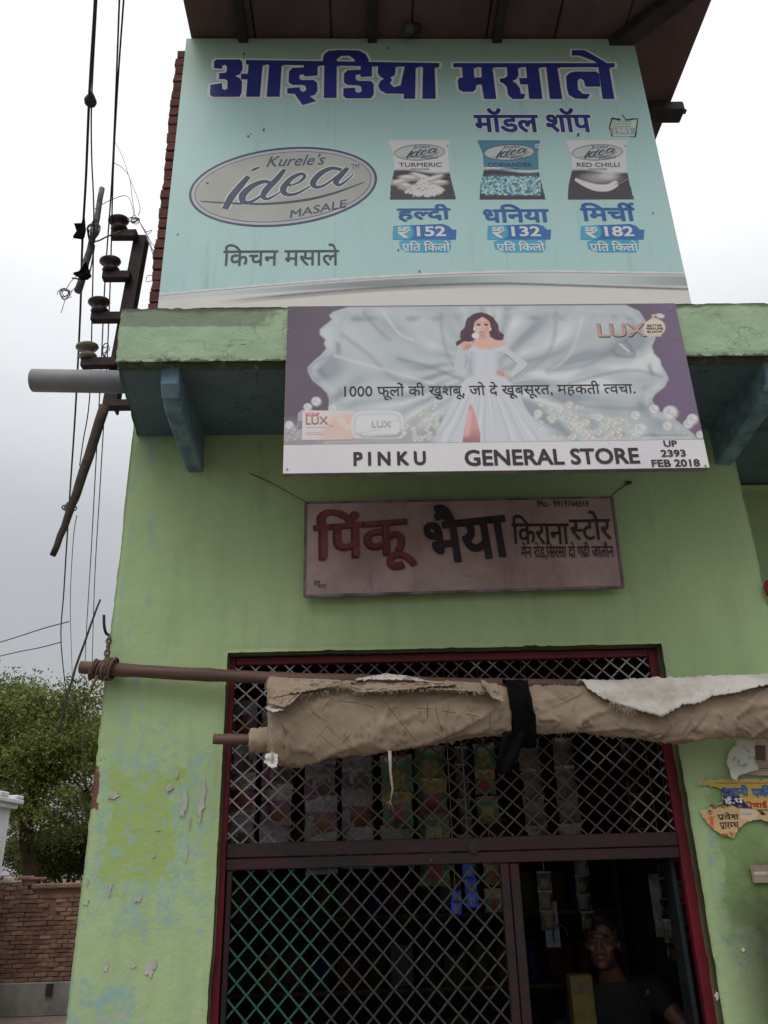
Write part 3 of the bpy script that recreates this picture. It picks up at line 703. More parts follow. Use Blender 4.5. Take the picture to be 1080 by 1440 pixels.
def script_word(scale, cx, cy, mat, parent, depth, hal_=None):
    """the slanted brush word of the emblem, drawn stroke by stroke"""
    R_ = lambda L_: [((a-532)/3.857, (b-243)/3.857) for a, b in L_]; Wd = lambda L_: [q/3.857 for q in L_]
    S = {'i': R_([(345, 188), (300, 240), (255, 295), (218, 362)]), 'iw': Wd([35, 45, 50, 42]), 'dot': R_([(362, 156), (380, 147), (403, 138)]), 'dotw': Wd([12, 24, 14]),
         'd1': R_([(478, 228), (430, 215), (365, 240), (315, 288), (318, 325), (360, 325), (435, 278)]), 'd1w': Wd([22, 30, 42, 50, 40, 24, 14]),
         'd2': R_([(540, 150), (500, 200), (440, 262), (425, 298), (455, 308), (520, 270)]), 'd2w': Wd([26, 40, 46, 34, 20, 8]),
         'e': R_([(565, 240), (620, 218), (650, 188), (628, 173), (575, 200), (535, 250), (545, 282), (600, 283), (680, 240)]), 'ew': Wd([10, 18, 24, 25, 34, 44, 34, 22, 10]),
         'a1': R_([(850, 152), (795, 143), (735, 172), (695, 220), (712, 246), (760, 233), (830, 182)]), 'a1w': Wd([24, 30, 40, 42, 28, 18, 14]),
         'a2': R_([(882, 142), (842, 185), (818, 218), (842, 233), (898, 192), (915, 165)]), 'a2w': Wd([30, 40, 38, 20, 10, 4]),
         'sw': R_([(85, 322), (250, 332), (450, 335), (650, 315), (800, 280), (900, 245), (975, 217)]), 'sww': Wd([5, 12, 16, 18, 16, 10, 3])}
    k_ = 0
    for nm in ('i', 'dot', 'd1', 'd2', 'e', 'a1', 'a2', 'sw'):
        pts = [(cx+a*scale, cy+b*scale) for a, b in S[nm]]; n = 6; pp = smooth_path(pts, n)
        ws = np.interp(np.arange(len(pp))/n, range(len(pts)), S[nm+'w'])*scale
        if hal_ and nm != 'sw': swash(pp, ws+4.5*scale, HY, hal_, parent, depth-.0006+k_)
        swash(pp, ws, HY, mat, parent, depth+k_); k_ += 3e-5
script_word(1.0, 398, 263, M['slate'], H, .003, M['halo'])
LT("Kurele's", (374, 218, 458, 233.5), HY, M['slate'], H, .006, .45, .055, depth=.0024)
LT("MASALE", (405, 288.5, 491, 299.5), HY, M['slate'], H, .01, .3, .25, depth=.0024)
LT("TM", (494, 231, 505, 238), HY, M['slate'], H, .0, depth=.0024)
# seal at the right
cv = Canvas(*[on(855, 190, HY)[0], on(903, 190, HY)[0], on(880, 194, HY)[2], on(880, 160, HY)[2]], HY, 44, 36)
cv.poly([(861, 168), (872, 170), (875, 163), (880, 170), (888, 169), (896, 168), (892, 192), (862, 192), (858, 180)], (172, 190, 182), 1)
cv.poly([(858, 180), (895, 180), (893, 189), (860, 189)], (132, 150, 146), 1)
for yy in (171, 174.5, 178): cv.line([(861, yy), (887, yy)], 1.3, (95, 110, 100), .8)
mask = cv.sd([(859, 166), (873, 168), (875, 161), (879, 168), (897, 167), (894, 193), (860, 193), (856, 180)]) < 0
cv.build('printed_seal', M['print'], H, .0011, mask=mask)
LT("1983", (863, 181, 887, 188), HY, M['halo'], H, .02)
# three packs
def pack(cx, ct, cb, topc, botc, kind, word, txtc):
    x0, x1, y0, y1 = cx-46, cx+50, 196, 284
    cv = Canvas(on(cx-52, 240, HY)[0], on(cx+56, 240, HY)[0], on(cx, 286, HY)[2], on(cx, 194, HY)[2], HY, 128, 108)
    out_ = [(cx-46, 198), (cx+42, 198), (cx+39, 215), (cx+40, 240), (cx+45, 262), (cx+50, 281), (cx-43, 281), (cx-42, 262), (cx-37, 240), (cx-38, 218)]
    cv.C[:] = lin(topc)
    cv.blend(np.clip(.5+.5*np.cos((cv.px-cx)/46*2.2), 0, 1), tuple(min(255, c*1.12) for c in topc), .5)
    yb = 241+2.5*np.sin((cv.px-cx)/16)
    cv.blend(np.clip((cv.py-yb)/1.5, 0, 1), botc)
    cv.blend(np.clip(2.2-abs(cv.py-yb+2), 0, 1), (206, 208, 208), .8); cv.blend(np.clip(1.5-abs(cv.py-yb+.2), 0, 1), (120, 122, 124), .7)
    n = cv.nz2(.9, 1)
    if kind == 'powder':
        for a in range(9):
            an = a*.7; cv.ell(cx-2+math.cos(an)*24, 257+math.sin(an)*8, 17, 4.5, (160, 156, 150), .35*math.sin(an*3), .5, .9)
            cv.ell(cx-2+math.cos(an)*24, 255.5+math.sin(an)*8, 14, 2, (214, 210, 204), .35*math.sin(an*3), .6, .9)
        cv.poly([(cx-20, 270), (cx-4, 255), (cx+2, 250), (cx+12, 258), (cx+34, 268), (cx+20, 276), (cx-8, 276)], (208, 204, 198), 3, 1, 2, .5)
        cv.blend(np.clip(n, 0, 1)*np.clip(1-np.hypot((cv.px-cx)/30, (cv.py-264)/14), 0, 1)*2, (130, 126, 122), .8)
    elif kind == 'seeds':
        r = np.random.RandomState(3)
        cv.poly([(cx-41, 249), (cx-20, 246), (cx+10, 248), (cx+36, 246), (cx+46, 268), (cx+40, 275), (cx-36, 275), (cx-42, 266)], (70, 108, 122), 2, 1, 1.5, .7)
        for k in range(420):
            a, b = r.uniform(-40, 44), r.uniform(248, 274); cv.ell(cx+a, b, 1.3, 1.1, [(150, 190, 200), (110, 158, 172), (186, 212, 216)][k % 3], 0, .8, .9)
    else:
        cv.ell(cx+4, 250, 24, 7, (186, 186, 188), 0, 1.0, .55); cv.ell(cx+14, 247, 12, 5, (206, 206, 208), 0, 1., .5)
        pts = smooth_path([(cx-31, 253), (cx-18, 259), (cx-2, 264), (cx+14, 264), (cx+24, 259)], 5)
        for i in range(len(pts)-1): cv.line(pts[i:i+2], 2.5+7*math.sin(min(1, (i+1)/16)*math.pi*.62), (198, 196, 194), 1, 1.5)
        for i in range(len(pts)-1): cv.line([(pts[i][0], pts[i][1]-1.5), (pts[i+1][0], pts[i+1][1]-1.5)], 2, (226, 224, 222), .6, 1.5)
        cv.line(smooth_path([(cx+24, 259), (cx+33, 257), (cx+41, 252)]), 1.6, (120, 118, 118), 1)
    cv.ell(cx-1, 214.5, 36, 11.5, (70, 84, 96), -.04, .07); cv.ell(cx-1, 214.5, 34.5, 10.2, (172, 178, 178), -.04, .07)
    cv.poly([(cx+36, 203), (cx+41, 203), (cx+41, 208), (cx+36, 208)], (214, 216, 216), .8); cv.ell(cx+38.5, 205.5, 1.3, 1.3, (70, 90, 90))
    for yy in (200.5, ): cv.line([(cx-45, yy), (cx+42, yy)], .8, tuple(c*.8 for c in topc), .6)
    cv.build('printed_pack', M['print'], H, .001, mask=(cv.sd(out_) < 0))
    k = .245; script_word(k, cx+1, 215.5, M['slate'], H, .003)
    LT("Kurele's", (cx-9, 204.5, cx+14, 208.5), HY, M['slate'], H, 0, .35, .03, depth=.0024)
    LT("MASALE", (cx+1, 220, cx+25, 223.5), HY, M['slate'], H, 0, .2, .08, depth=.0024)
    wv = {'TURMERIC': 30, 'CORIANDER': 31, 'RED CHILLI': 30}[word]
    LT(word, (cx-wv, 229, cx+wv, 235), HY, txtc, H, 0.01, depth=.0024)
    LT('POWDER', (cx-13, 237, cx+13, 239.5), HY, txtc, H, 0, depth=.0024)
pack(591, 0, 0, (206, 208, 200), (66, 58, 68), 'powder', 'TURMERIC', M['slate'])
pack(717, 0, 0, (72, 118, 140), (66, 58, 68), 'seeds', 'CORIANDER', M['slate'])
pack(841, 0, 0, (208, 206, 204), (66, 58, 68), 'chilli', 'RED CHILLI', M['slate'])
LT(["ह", "~ल", "दी"], (558, 287, 634, 312), HY, M['bluep'], H, .03)
LT(["धिनया"], (679, 287, 772, 313), HY, M['bluep'], H, .03)
LT(["िमची", "^"], (816, 285, 893, 311), HY, M['bluep'], H, .03)
for cx, num in ((597, '152'), (730, '132'), (861, '182')):
    dx = cx-597
    sh = 0 if cx < 600 else 0
    ppoly([(572+dx, 336), (634+dx, 336), (634+dx, 350), (630+dx, 355), (577+dx, 355), (563+dx, 350), (561+dx, 340)], HY, M['cyanb'], H, 'price_badge', .0008)
    ppoly([(553+dx, 318), (622+dx, 315), (631+dx, 318), (636+dx, 323), (642+dx, 323), (641+dx, 337), (552+dx, 337)], HY, M['blueb'], H, 'price_badge', .0012)
    ppoly([(553+dx, 318), (572+dx, 317)]+[(572+dx+10*math.sin(a), 327-10*math.cos(a)) for a in [math.pi*k/10 for k in range(1, 10)]]+[(572+dx, 337), (552+dx, 337)], HY, M['cyanb'], H, 'price_badge', .0015)
    LT("₹", (559+dx, 319.5, 577+dx, 335), HY, M['halo'], H, .03, depth=.0024)
    LT(num, (586+dx, 318.5, 627+dx, 333), HY, M['halo'], H, .03, depth=.0024)
    LT(["प", "/", "ित ", "िकलो"], (565+dx, 339, 633+dx, 354), HY, M['halo'], H, .02, depth=.0024)
# ================================================================= soap signboard
PY = 2.862
PB = board('signboard', -.306, 1.404, 3.022, 3.835, PY, .035, 'white and mauve general store signboard with woman in white gown, fixed to the balcony edge', 'signboard', M['white'], M['edge'], .02)
zt, zb_ = 3.834, on(700, 621.5, PY)[2]
cv = Canvas(-.3055, 1.4035, zb_, zt, PY, 620, 236)
X, Y_ = cv.px, cv.py
cv.C[:] = lin((98, 86, 102)); cv.blend(np.clip((X-880)/60, 0, 1), (112, 98, 122)); cv.blend(np.clip((520-Y_)/90, 0, 1)*np.clip((470-X)/60, 0, 1), (84, 76, 90))
q3 = lambda L_: [(380+a/3.375, 420+b/3.375) for a, b in L_]
q4 = lambda L_: [(690+a/3.375, 420+b/3.375) for a, b in L_]
drape = q3([(370, 40), (300, 62), (280, 80), (292, 100), (270, 118), (236, 145), (234, 170), (262, 195), (255, 215), (266, 238), (240, 268), (205, 298), (178, 325), (180, 350), (200, 388), (240, 420), (270, 450), (280, 480), (275, 560), (250, 700)])+q4([(1010, 700), (960, 640), (860, 560), (790, 530), (765, 480), (780, 455), (825, 420), (845, 380), (830, 350), (810, 315), (805, 290), (775, 260), (765, 225), (782, 190), (740, 115), (705, 60), (640, 30)])
cv.poly(drape, (176, 184, 188), 2.2)
D = cv.sd(drape); inside = np.clip(-D/3, 0, 1)
# cloth folds fan out from the waist
wx, wy = 683, 523
ang = np.arctan2(Y_-wy, X-wx); rad = np.hypot(X-wx, Y_-wy)
fold = np.sin(ang*13+2.6*cv.nz2(.014, 1)+rad*.012)*(.6+.6*cv.nz2(.012, 7))+.55*np.sin(ang*29+rad*.02+3.2*cv.nz2(.02, 2))*np.clip(.5+cv.nz2(.016, 11), 0, 1.3)+.45*cv.nz2(.05, 13)
fade = np.clip(rad/60, 0, 1)*inside
cv.blend(np.clip(-fold, 0, 1)**1.3*fade, (126, 136, 146), .65); cv.blend(np.clip(fold, 0, 1)**1.6*fade, (212, 216, 220), .7)
rim = np.clip(1-abs(-D-7)/7, 0, 1); cv.blend(rim*(.5+.5*cv.nz2(.12, 4)), (208, 212, 214), .6)
rim = np.clip(1-abs(-D-17)/6, 0, 1); cv.blend(rim*np.clip(cv.nz2(.1, 5), 0, 1), (128, 134, 140), .8)
cv.blend(np.clip((440+14-Y_)/14, 0, 1)*inside, (150, 160, 162), .3)
for p, w_, c_, a_ in [([(480, 470), (520, 500), (560, 535), (640, 545)], 5, (140, 148, 154), .6), ([(470, 500), (540, 520), (610, 540)], 3, (206, 210, 214), .6), ([(560, 505), (600, 515), (650, 534)], 4, (120, 128, 136), .6), ([(620, 440), (622, 470), (632, 505), (655, 532)], 4, (138, 146, 152), .6),
                      ([(512, 440), (530, 462), (548, 478)], 4, (134, 140, 146), .6), ([(540, 440), (560, 468), (580, 478)], 3, (210, 214, 216), .6), ([(782, 440), (778, 480), (760, 510), (725, 530)], 5, (142, 150, 156), .6), ([(820, 445), (800, 500), (760, 528), (722, 536)], 3, (206, 210, 214), .5),
                      ([(880, 478), (850, 500), (820, 515), (770, 522)], 6, (134, 140, 148), .6), ([(930, 530), (900, 522), (860, 524), (800, 540)], 4, (128, 136, 144), .6), ([(700, 530), (760, 558), (830, 572), (900, 575)], 4, (132, 140, 148), .5), ([(720, 545), (800, 580), (880, 592)], 4, (206, 208, 212), .5),
                      ([(630, 545), (560, 560), (480, 570)], 6, (150, 156, 162), .5), ([(880, 480), (892, 500), (870, 500), (862, 494)], 4, (118, 122, 130), .7), ([(872, 484), (884, 494)], 2, (214, 216, 218), .9)]:
    cv.line(smooth_path(p), w_, c_, a_, w_*1.2)
# pale ground of flowers
cv.blend(np.clip((Y_-585-6*cv.nz2(.05, 6))/28, 0, 1)*np.clip((640-X)/60+(X > 745)*1., 0, 1), (160, 158, 164), .8)
cv.blend(np.clip((Y_-596)/24, 0, 1)*np.clip((440-X)/40, 0, 1), (150, 146, 152), .8)
def rose(x, y, r, c=(196, 200, 200)):
    cv.ell(x, y, r, r*.92, tuple(k*.90 for k in c), 0, .5, .9)
    cv.ell(x-r*.1, y-r*.15, r*.86, r*.78, c, 0, .35)
    for k in range(4): cv.ell(x+math.cos(k*1.9)*r*.4, y+math.sin(k*1.9)*r*.35, r*.42, r*.34, tuple(min(255, k2*(1.07 if k % 2 else .92)) for k2 in c), k, .4)
    cv.ell(x+r*.1, y+r*.1, r*.25, r*.18, tuple(k*.86 for k in c), x, .8, .8)
r = np.random.RandomState(8)
for k in range(50):
    a = r.uniform(565, 655); b = 620-(a-565)*.0-r.uniform(0, 1)**1.4*(48-(abs(a-610))*.5); rose(a, b, r.uniform(3, 5.5), (186+r.randint(14), 188+r.randint(10), 184+r.randint(8)))
for k in range(64):
    a = r.uniform(752, 900); b = 619-r.uniform(0, 1)**1.3*(52-abs(a-800)*.33); rose(a, b, r.uniform(3, 6), (190+r.randint(14), 192+r.randint(12), 188+r.randint(8)))
for k in range(26):
    a = r.uniform(402, 470); b = 622-r.uniform(0, 1)*(26); rose(a, b, r.uniform(3.5, 6), (166+r.randint(14), 162+r.randint(12), 166+r.randint(8)))
for a in [(445, 565, 7), (433, 573, 6), (407, 598, 6), (468, 575, 6), (920, 576, 7), (943, 581, 10.5), (974, 590, 8), (968, 597, 7), (939, 600, 7), (894, 585, 7), (901, 604, 9), (893, 609, 6), (843, 588, 6), (762, 568, 5), (757, 582, 6), (788, 576, 5), (985, 612, 6)]: rose(*a, (204, 206, 206))
# the gown and the figure
gown = (194, 198, 206); gsh = (168, 176, 184)
p6 = lambda L_: [(620+a/7.2, 430+b/7.2) for a, b in L_]
skirt = p6([(330, 690), (250, 740), (180, 830), (120, 960), (40, 1120), (-30, 1250), (-60, 1400), (1080, 1400), (960, 1190), (860, 1040), (790, 900), (720, 790), (620, 700)])
cv.poly(skirt, gown, 3)
sk = np.clip(-cv.sd(skirt)/3, 0, 1); an2 = np.arctan2(X-680, Y_-505); 
cv.blend(np.clip(np.sin(an2*46+1.2*cv.nz2(.05, 9)), 0, 1)**2*sk*np.clip((Y_-530)/30, 0, 1), gsh, .5); cv.blend(np.clip(-np.sin(an2*31), 0, 1)**3*sk*np.clip((Y_-530)/30, 0, 1), (212, 214, 220), .5)
sleeve = p6([(190, 400), (150, 520), (130, 640), (180, 700), (250, 730), (270, 680), (240, 560), (280, 440)]); cv.poly(sleeve, (184, 190, 196), 1.5)
sleeve2 = p6([(610, 390), (680, 430), (790, 520), (890, 590), (850, 640), (730, 730), (700, 690), (770, 590), (680, 500), (620, 470)]); cv.poly(sleeve2, (190, 196, 202), 1.2)
cv.line(p6([(640, 490), (700, 525), (765, 588)]), 1.2, (112, 120, 128), .8); cv.line(p6([(735, 720), (850, 640), (880, 600)]), 1.4, (120, 126, 134), .7)
cv.line(p6([(245, 500), (262, 560), (240, 620)]), 1.4, (140, 150, 156), .8); cv.line(p6([(300, 540), (310, 620), (290, 680)]), 1.6, (150, 160, 166), .8)
hair = (76, 56, 66)
cv.poly(p6([(400, 68), (330, 85), (265, 130), (245, 190), (240, 220), (200, 260), (190, 300), (200, 340), (150, 370), (160, 410), (210, 380), (250, 370), (330, 360), (360, 320), (500, 320), (560, 350), (630, 350), (640, 300), (590, 250), (580, 190), (540, 130), (480, 85)]), hair, 1.2, 1, .6, .4)
cv.line(p6([(260, 180), (230, 260), (215, 330)]), 1.6, (112, 78, 78), .6); cv.line(p6([(545, 170), (560, 240), (600, 320)]), 1.6, (104, 76, 80), .6); cv.line(p6([(300, 140), (290, 240), (300, 320)]), 1.2, (104, 76, 80), .5)
skin = (208, 168, 162)
cv.poly(p6([(380, 270), (490, 280), (500, 325), (560, 350), (640, 360), (665, 385), (600, 425), (500, 450), (400, 440), (290, 420), (300, 370), (370, 340)]), skin, 2)
cv.ell(620+430/7.2, 430+395/7.2, 12, 4, (214, 168, 140), 0, .8, .6)
cv.poly(p6([(290, 430), (340, 410), (400, 440), (500, 445), (590, 420), (640, 400), (650, 440), (620, 500), (590, 540), (600, 640), (640, 720), (330, 720), (310, 640), (300, 540), (270, 490)]), gown, 1.6)
cv.blend(np.clip(np.exp(-((X-620-600/7.2)/6)**2)+np.exp(-((X-620-310/7.2)/5)**2), 0, 1)*np.clip((Y_-492)/5, 0, 1)*np.clip((532-Y_)/4, 0, 1), (158, 164, 174), .55); cv.line(p6([(470, 470), (455, 560), (460, 660)]), 2, (176, 182, 190), .5, 4)
cv.line(p6([(580, 540), (590, 640)]), 1.6, (172, 178, 186), .8); cv.line(p6([(310, 540), (318, 660)]), 1.6, (172, 178, 186), .6)
cv.ell(620+417/7.2, 430+215/7.2, 11.6, 14.6, (212, 172, 162), .05, .14); cv.ell(620+385/7.2, 430+225/7.2, 4.5, 6, (220, 186, 176), 0, .9, .6)
cv.blend(np.clip(1-np.hypot((X-620-462/7.2)/4.5, (Y_-430-235/7.2)/8), 0, 1), (176, 126, 118), .6); cv.blend(np.clip(1-np.hypot((X-620-415/7.2)/9, (Y_-430-290/7.2)/3.4), 0, 1), (168, 120, 112), .7); cv.blend(np.clip(1-np.hypot((X-620-420/7.2)/9, (Y_-430-318/7.2)/4), 0, 1), (160, 112, 104), .6)
cv.poly(p6([(345, 165), (365, 120), (420, 90), (480, 120), (500, 180), (480, 150), (420, 112), (370, 145)]), hair, 1)
for sx_ in (382, 458):
    cv.line(p6([(sx_-24, 190), (sx_, 183), (sx_+22, 190)]), 1.2, (70, 48, 50), .9); cv.ell(620+sx_/7.2, 430+196/7.2, 2.2, 1.1, (60, 42, 46), 0, .5)
    cv.line(p6([(sx_-26, 170), (sx_, 160), (sx_+24, 170)]), .8, (100, 70, 66), .7)
cv.line(p6([(416, 200), (410, 234), (424, 238)]), .9, (176, 128, 120), .8); cv.line(p6([(396, 262), (416, 268), (438, 262)]), 1.5, (164, 92, 96), .9, .9)
cv.ell(620+335/7.2, 430+235/7.2, 1, 2.4, (226, 226, 226)); cv.ell(620+503/7.2, 430+238/7.2, 1, 2.4, (226, 226, 226))
cv.poly(p6([(200, 380), (240, 360), (300, 370), (320, 385), (290, 430), (240, 460), (205, 440)]), (206, 162, 156), 1)
for k in range(4): cv.line(p6([(238+k*16, 440), (262+k*14, 395)]), .9, (150, 100, 98), .8)
cv.ell(620+350/7.2, 430+305/7.2, 5, 4, (218, 218, 214), .2, .3); cv.line(p6([(345, 330), (320, 375)]), 1, (120, 120, 110))
cv.poly(p6([(555, 655), (600, 645), (650, 685), (715, 735), (680, 745), (620, 710), (575, 690)]), (202, 160, 158), 1)
for k in range(3): cv.line(p6([(570, 660+k*14), (640, 690+k*12)]), .9, (156, 108, 108), .7)
leg = p6([(298, 985), (335, 1060), (400, 1290), (395, 1400), (215, 1400), (240, 1240), (265, 1100)])
cv.poly(leg, (196, 150, 150), 1.4); cv.blend(np.clip((Y_-600)/22, 0, 1)*(cv.sd(leg) < 0), (140, 92, 102), .8); cv.line(p6([(290, 1080), (275, 1200), (260, 1300)]), 6, (222, 184, 178), .7, 6)
# soap box and bar
bx = q3([(150, 530), (400, 533), (404, 600), (385, 668), (150, 672), (134, 655), (132, 545)])
cv.poly(bx, (212, 200, 202), 1); cv.poly(q3([(260, 600), (300, 560), (400, 540), (404, 668), (240, 668)]), (222, 178, 164), 8, .75)
cv.poly(q3([(132, 545), (152, 530), (152, 672), (134, 655)]), (160, 160, 172), 1); cv.poly(q3([(168, 543), (236, 543), (226, 558), (168, 560)]), (206, 70, 120), .8)
for k in range(3): cv.ell(*q3([(330+k*20, 575+k*18)])[0], 5, 4, (232, 204, 196), 0, .8, .7)
for yy, x1 in ((637, 240), (646, 256), (612, 262)): cv.line(q3([(170, yy), (x1, yy)]), .9, (130, 96, 90), .7)
cv.line(q3([(282, 606), (298, 606)]), 2.4, (196, 140, 110), .8); cv.line(q3([(150, 674), (400, 670)]), 1.2, (120, 112, 120), .8)
bar = q3([(400, 548), (440, 534), (580, 534), (622, 550), (634, 600), (630, 650), (600, 664), (440, 664), (400, 655), (386, 620), (386, 575)])
cv.poly(smooth_path(bar+[bar[0]], 4), (212, 212, 216), 1.4); cv.blend(np.clip(1-abs(cv.sd(bar)+4)/4, 0, 1), (182, 182, 190), .7); cv.poly(q3([(400, 640), (450, 655), (600, 645), (628, 620), (625, 650), (600, 662), (440, 662)]), (150, 152, 160), 3, .8)
cv.line(q3([(420, 640), (520, 620), (600, 575)]), 2, (176, 180, 186), .7, 3)
# perfume badge
cv.ell(*q4([(778, 138)])[0], 15, 12.5, (206, 196, 176), 0, .12); cv.poly(q4([(760, 92), (792, 92), (798, 102), (756, 102)]), (196, 180, 160), 1)
cv.line(q4([(776, 92), (766, 80), (790, 78)]), 2, (196, 186, 176)); cv.ell(*q4([(805, 82)])[0], 6, 3.2, (198, 196, 200), .2, .2); cv.poly(q4([(750, 170), (806, 170), (812, 180), (744, 180)]), (196, 180, 160), 1)
for k in range(9): cv.line([(906+k*7+r.uniform(0, 2), 612), (911+k*7, 612)], 1.2, (96, 90, 98), .7)
cv.blend(cv.nz2(.9, 12)**2*.03, (120, 110, 120))
cv.build('printed_picture', M['print'], PB, .0008, k=.74)
LT(["1000 फूलों की ख़ुशबू, जो दे ख़ूबसूरत, महकती ", "~त", "वचा."], (484, 537, 893, 561), PY, M['ink'], PB, .006)
LT("P I N K U", (497, 635, 599, 655), PY, M['ink'], PB, .038)
LT("GENERAL STORE", (653, 631, 899, 654), PY, M['ink'], PB, .028)
LT("UP", (933, 619.5, 952, 628.5), PY, M['ink'], PB, .03); LT("2393", (929, 632.5, 964, 642.5), PY, M['ink'], PB, .03); LT("FEB 2018", (916, 646, 984, 656.5), PY, M['ink'], PB, .03)
LT("LUX", (840, 455, 908, 474), PY, M['copper'], PB, .012, depth=.0024); LT("LUX", (841, 455.5, 909, 475), PY, M['ink'], PB, .016, depth=.0012)
for i, s_ in enumerate(("BETTER", "PERFUME", "BLOOM")): LT(s_, (910+i % 2*-1.5, 456.5+i*4.3, 931+i % 2*1.5, 459.5+i*4.3), PY, M['ink'], PB, .02, depth=.002)
M['gold'] = simple('dull_gold_print', alb(150, 120, 96), alb(130, 100, 80), 20, .4)
LT("LUX", (430, 586, 461, 597), PY, M['gold'], PB, .012); LT("NEW", (432, 581.5, 446, 585), PY, M['halo'], PB, .02); LT("LUX", (523, 592, 550, 601), PY, M['greyp'], PB, .01); LT("LUX", (419.5, 592, 425, 603), PY, M['slate'], PB, .0, ang=0)
mb = MB()
for px_, py_ in ((407, 437), (405, 464), (943, 436), (952, 476), (404, 660), (992, 655)): 
    p = on(px_, py_, PY); mb.lathe((p[0], PY-.0008, p[2]), [(.005, 0), (.004, .002)], 8, (0, -1, 0))
obj('screw_head', mb, M['edge'], PB)
# ================================================================= hand painted sign
t = MT('rusty_pinkish_sign_paint', .7, 0, .25)
g = t.mix(t.ramp(t.noise(3.5, 5, .65), .3, .7), alb(148, 128, 124, .56), alb(124, 104, 102, .56))
g = t.mix(t.ramp(t.noise(3, 6, .7, stretch=(5, 1, .5)), .55, .75, 0, .5), g, alb(100, 76, 68, .56))
g = t.mix(t.math('MULTIPLY', t.ramp(t.noise(14, 6, .75, stretch=(.5, 1, 2)), .58, .66, 0, .9), t.ramp(t.xyz()[2], 3.22, 3.10)), g, alb(128, 100, 80, .56))
g = t.mix(t.math('MULTIPLY', t.ramp(t.noise(60, 3, .7), .68, .72, 0, .8), t.ramp(t.noise(3, 2), .5, .6)), g, alb(90, 50, 40, .56))
t.color(g); t.bump(t.noise(6, 5, .6), .003); M['signp'] = t.m
M['signred'] = simple('dark_red_sign_paint', alb(82, 38, 42, .56), alb(62, 30, 34, .56), 7, .55)
M['signblack'] = simple('black_sign_paint', alb(36, 32, 36, .56), alb(50, 42, 44, .56), 8, .55)
M['signedge'] = simple('sign_rim', alb(104, 96, 104, .56), alb(70, 60, 64, .56), 10, .6)
M['signred2'] = simple('lighter_red_sign_paint', alb(106, 56, 58, .56), alb(84, 44, 48, .56), 10, .55)
GY = 3.50
G = thing('painted_sign', (.46, GY, 2.95), 'rusty pinkish hand painted tin sign wired to the wall under the store signboard', 'sign')
c4 = [on(430, 707, GY), on(861, 699, GY), on(877, 825, GY), on(428, 838, GY)]
def quadplate(c4, y0, th, mat, name, inset=0, par=None):
    P = [np.array([p[0], 0, p[2]]) for p in c4]; cen = sum(P)/4
    P = [p+(cen-p)*inset for p in P]; n = 4
    mb = MB(); V = [(p[0], y0, p[2]) for p in P]+[(p[0], y0+th, p[2]) for p in P]
    mb.add(V, [(0, 1, 2, 3), (7, 6, 5, 4)]+[(i, i+4, (i+1) % 4+4, (i+1) % 4) for i in range(4)]); return obj(name, mb, mat, par)
quadplate(c4, GY+.002, .014, M['signp'], 'tin_sheet', .012, G)
for a, b in ((0, 1), (1, 2), (3, 2), (0, 3)):
    p, q = c4[a], c4[b]; mb = MB(); mb.tube([(p[0], GY+.006, p[2]), (q[0], GY+.006, q[2])], .0085, 4); obj('rim', mb, M['signedge'], G)
sg = lambda tk, box, m, off, **k: lettering(tk, box, GY, m, G, off, **k)
sg(["िपंकू"], (441, 713, 583, 806), M['signred'], .026, shear=.05, ang=.06)
sg(["िपंकू"], (446, 714, 581, 801), M['signred2'], .012, shear=.05, ang=.06, depth=.0032)
sg(["भैया"], (596, 706, 714, 790), M['signblack'], .030, shear=.02, ang=.10)
sg(["िकराना"], (720, 724, 800, 766), M['signblack'], .012, shear=.02, ang=-.02)
sg(["~स", "टोर"], (801, 718, 859, 760), M['signblack'], .012, shear=.02, ang=.0)
sg(["मेन रोड,िसरसा दो गढी जालौन"], (733, 762, 863, 787), M['signblack'], .012, ang=-.01)
sg("Mo.- 9919744319", (756, 704, 828, 713), M['signblack'], .01, ang=-.02)
sg(["राजा"], (441, 817, 450, 824), M['signblack'], .0); sg(["आर्ट"], (447, 822, 459, 829), M['signblack'], .0, ang=.15)
# hanging wires of the sign
def wire(name, pts, r, mat, label=None, cat=None, group=None, parent=None, n=5, sm=True):
    pts = [tuple(p) for p in pts]
    if sm and len(pts) > 2:
        P3 = [np.array(p) for p in pts]; out_ = []
        for i in range(len(P3)-1):
            p0, p1, p2, p3 = [P3[min(max(k, 0), len(P3)-1)] for k in (i-1, i, i+1, i+2)]
            for k in range(5):
                t_ = k/5; out_.append(.5*((2*p1)+(-p0+p2)*t_+(2*p0-5*p1+4*p2-p3)*t_**2+(-p0+3*p1-3*p2+p3)*t_**3))
        pts = out_+[P3[-1]]
    mb = MB(); mb.tube(pts, r, n); o_ = obj(name, mb, mat, parent, True)
    if label: tag(o_, label, cat, group)
    return o_
wire('hanging_wire', [on(431, 706, GY), on(405, 692, 3.52), on(380, 678, 3.54), on(350, 665, 3.562)], .0022, M['wire'], parent=G)
wire('hanging_wire', [on(858, 699, GY), on(868, 690, 3.52), on(884, 679, 3.562)], .003, M['wire'], parent=G)
mb = MB(); p = on(884, 679, 3.55)
for k in range(5): mb.tube([p+np.array([rng.uniform(-.02, .02), rng.uniform(-.008, .0), rng.uniform(-.014, .014)]) for _ in range(5)], .002, 4)
obj('wire_knot', mb, M['wire'], G)

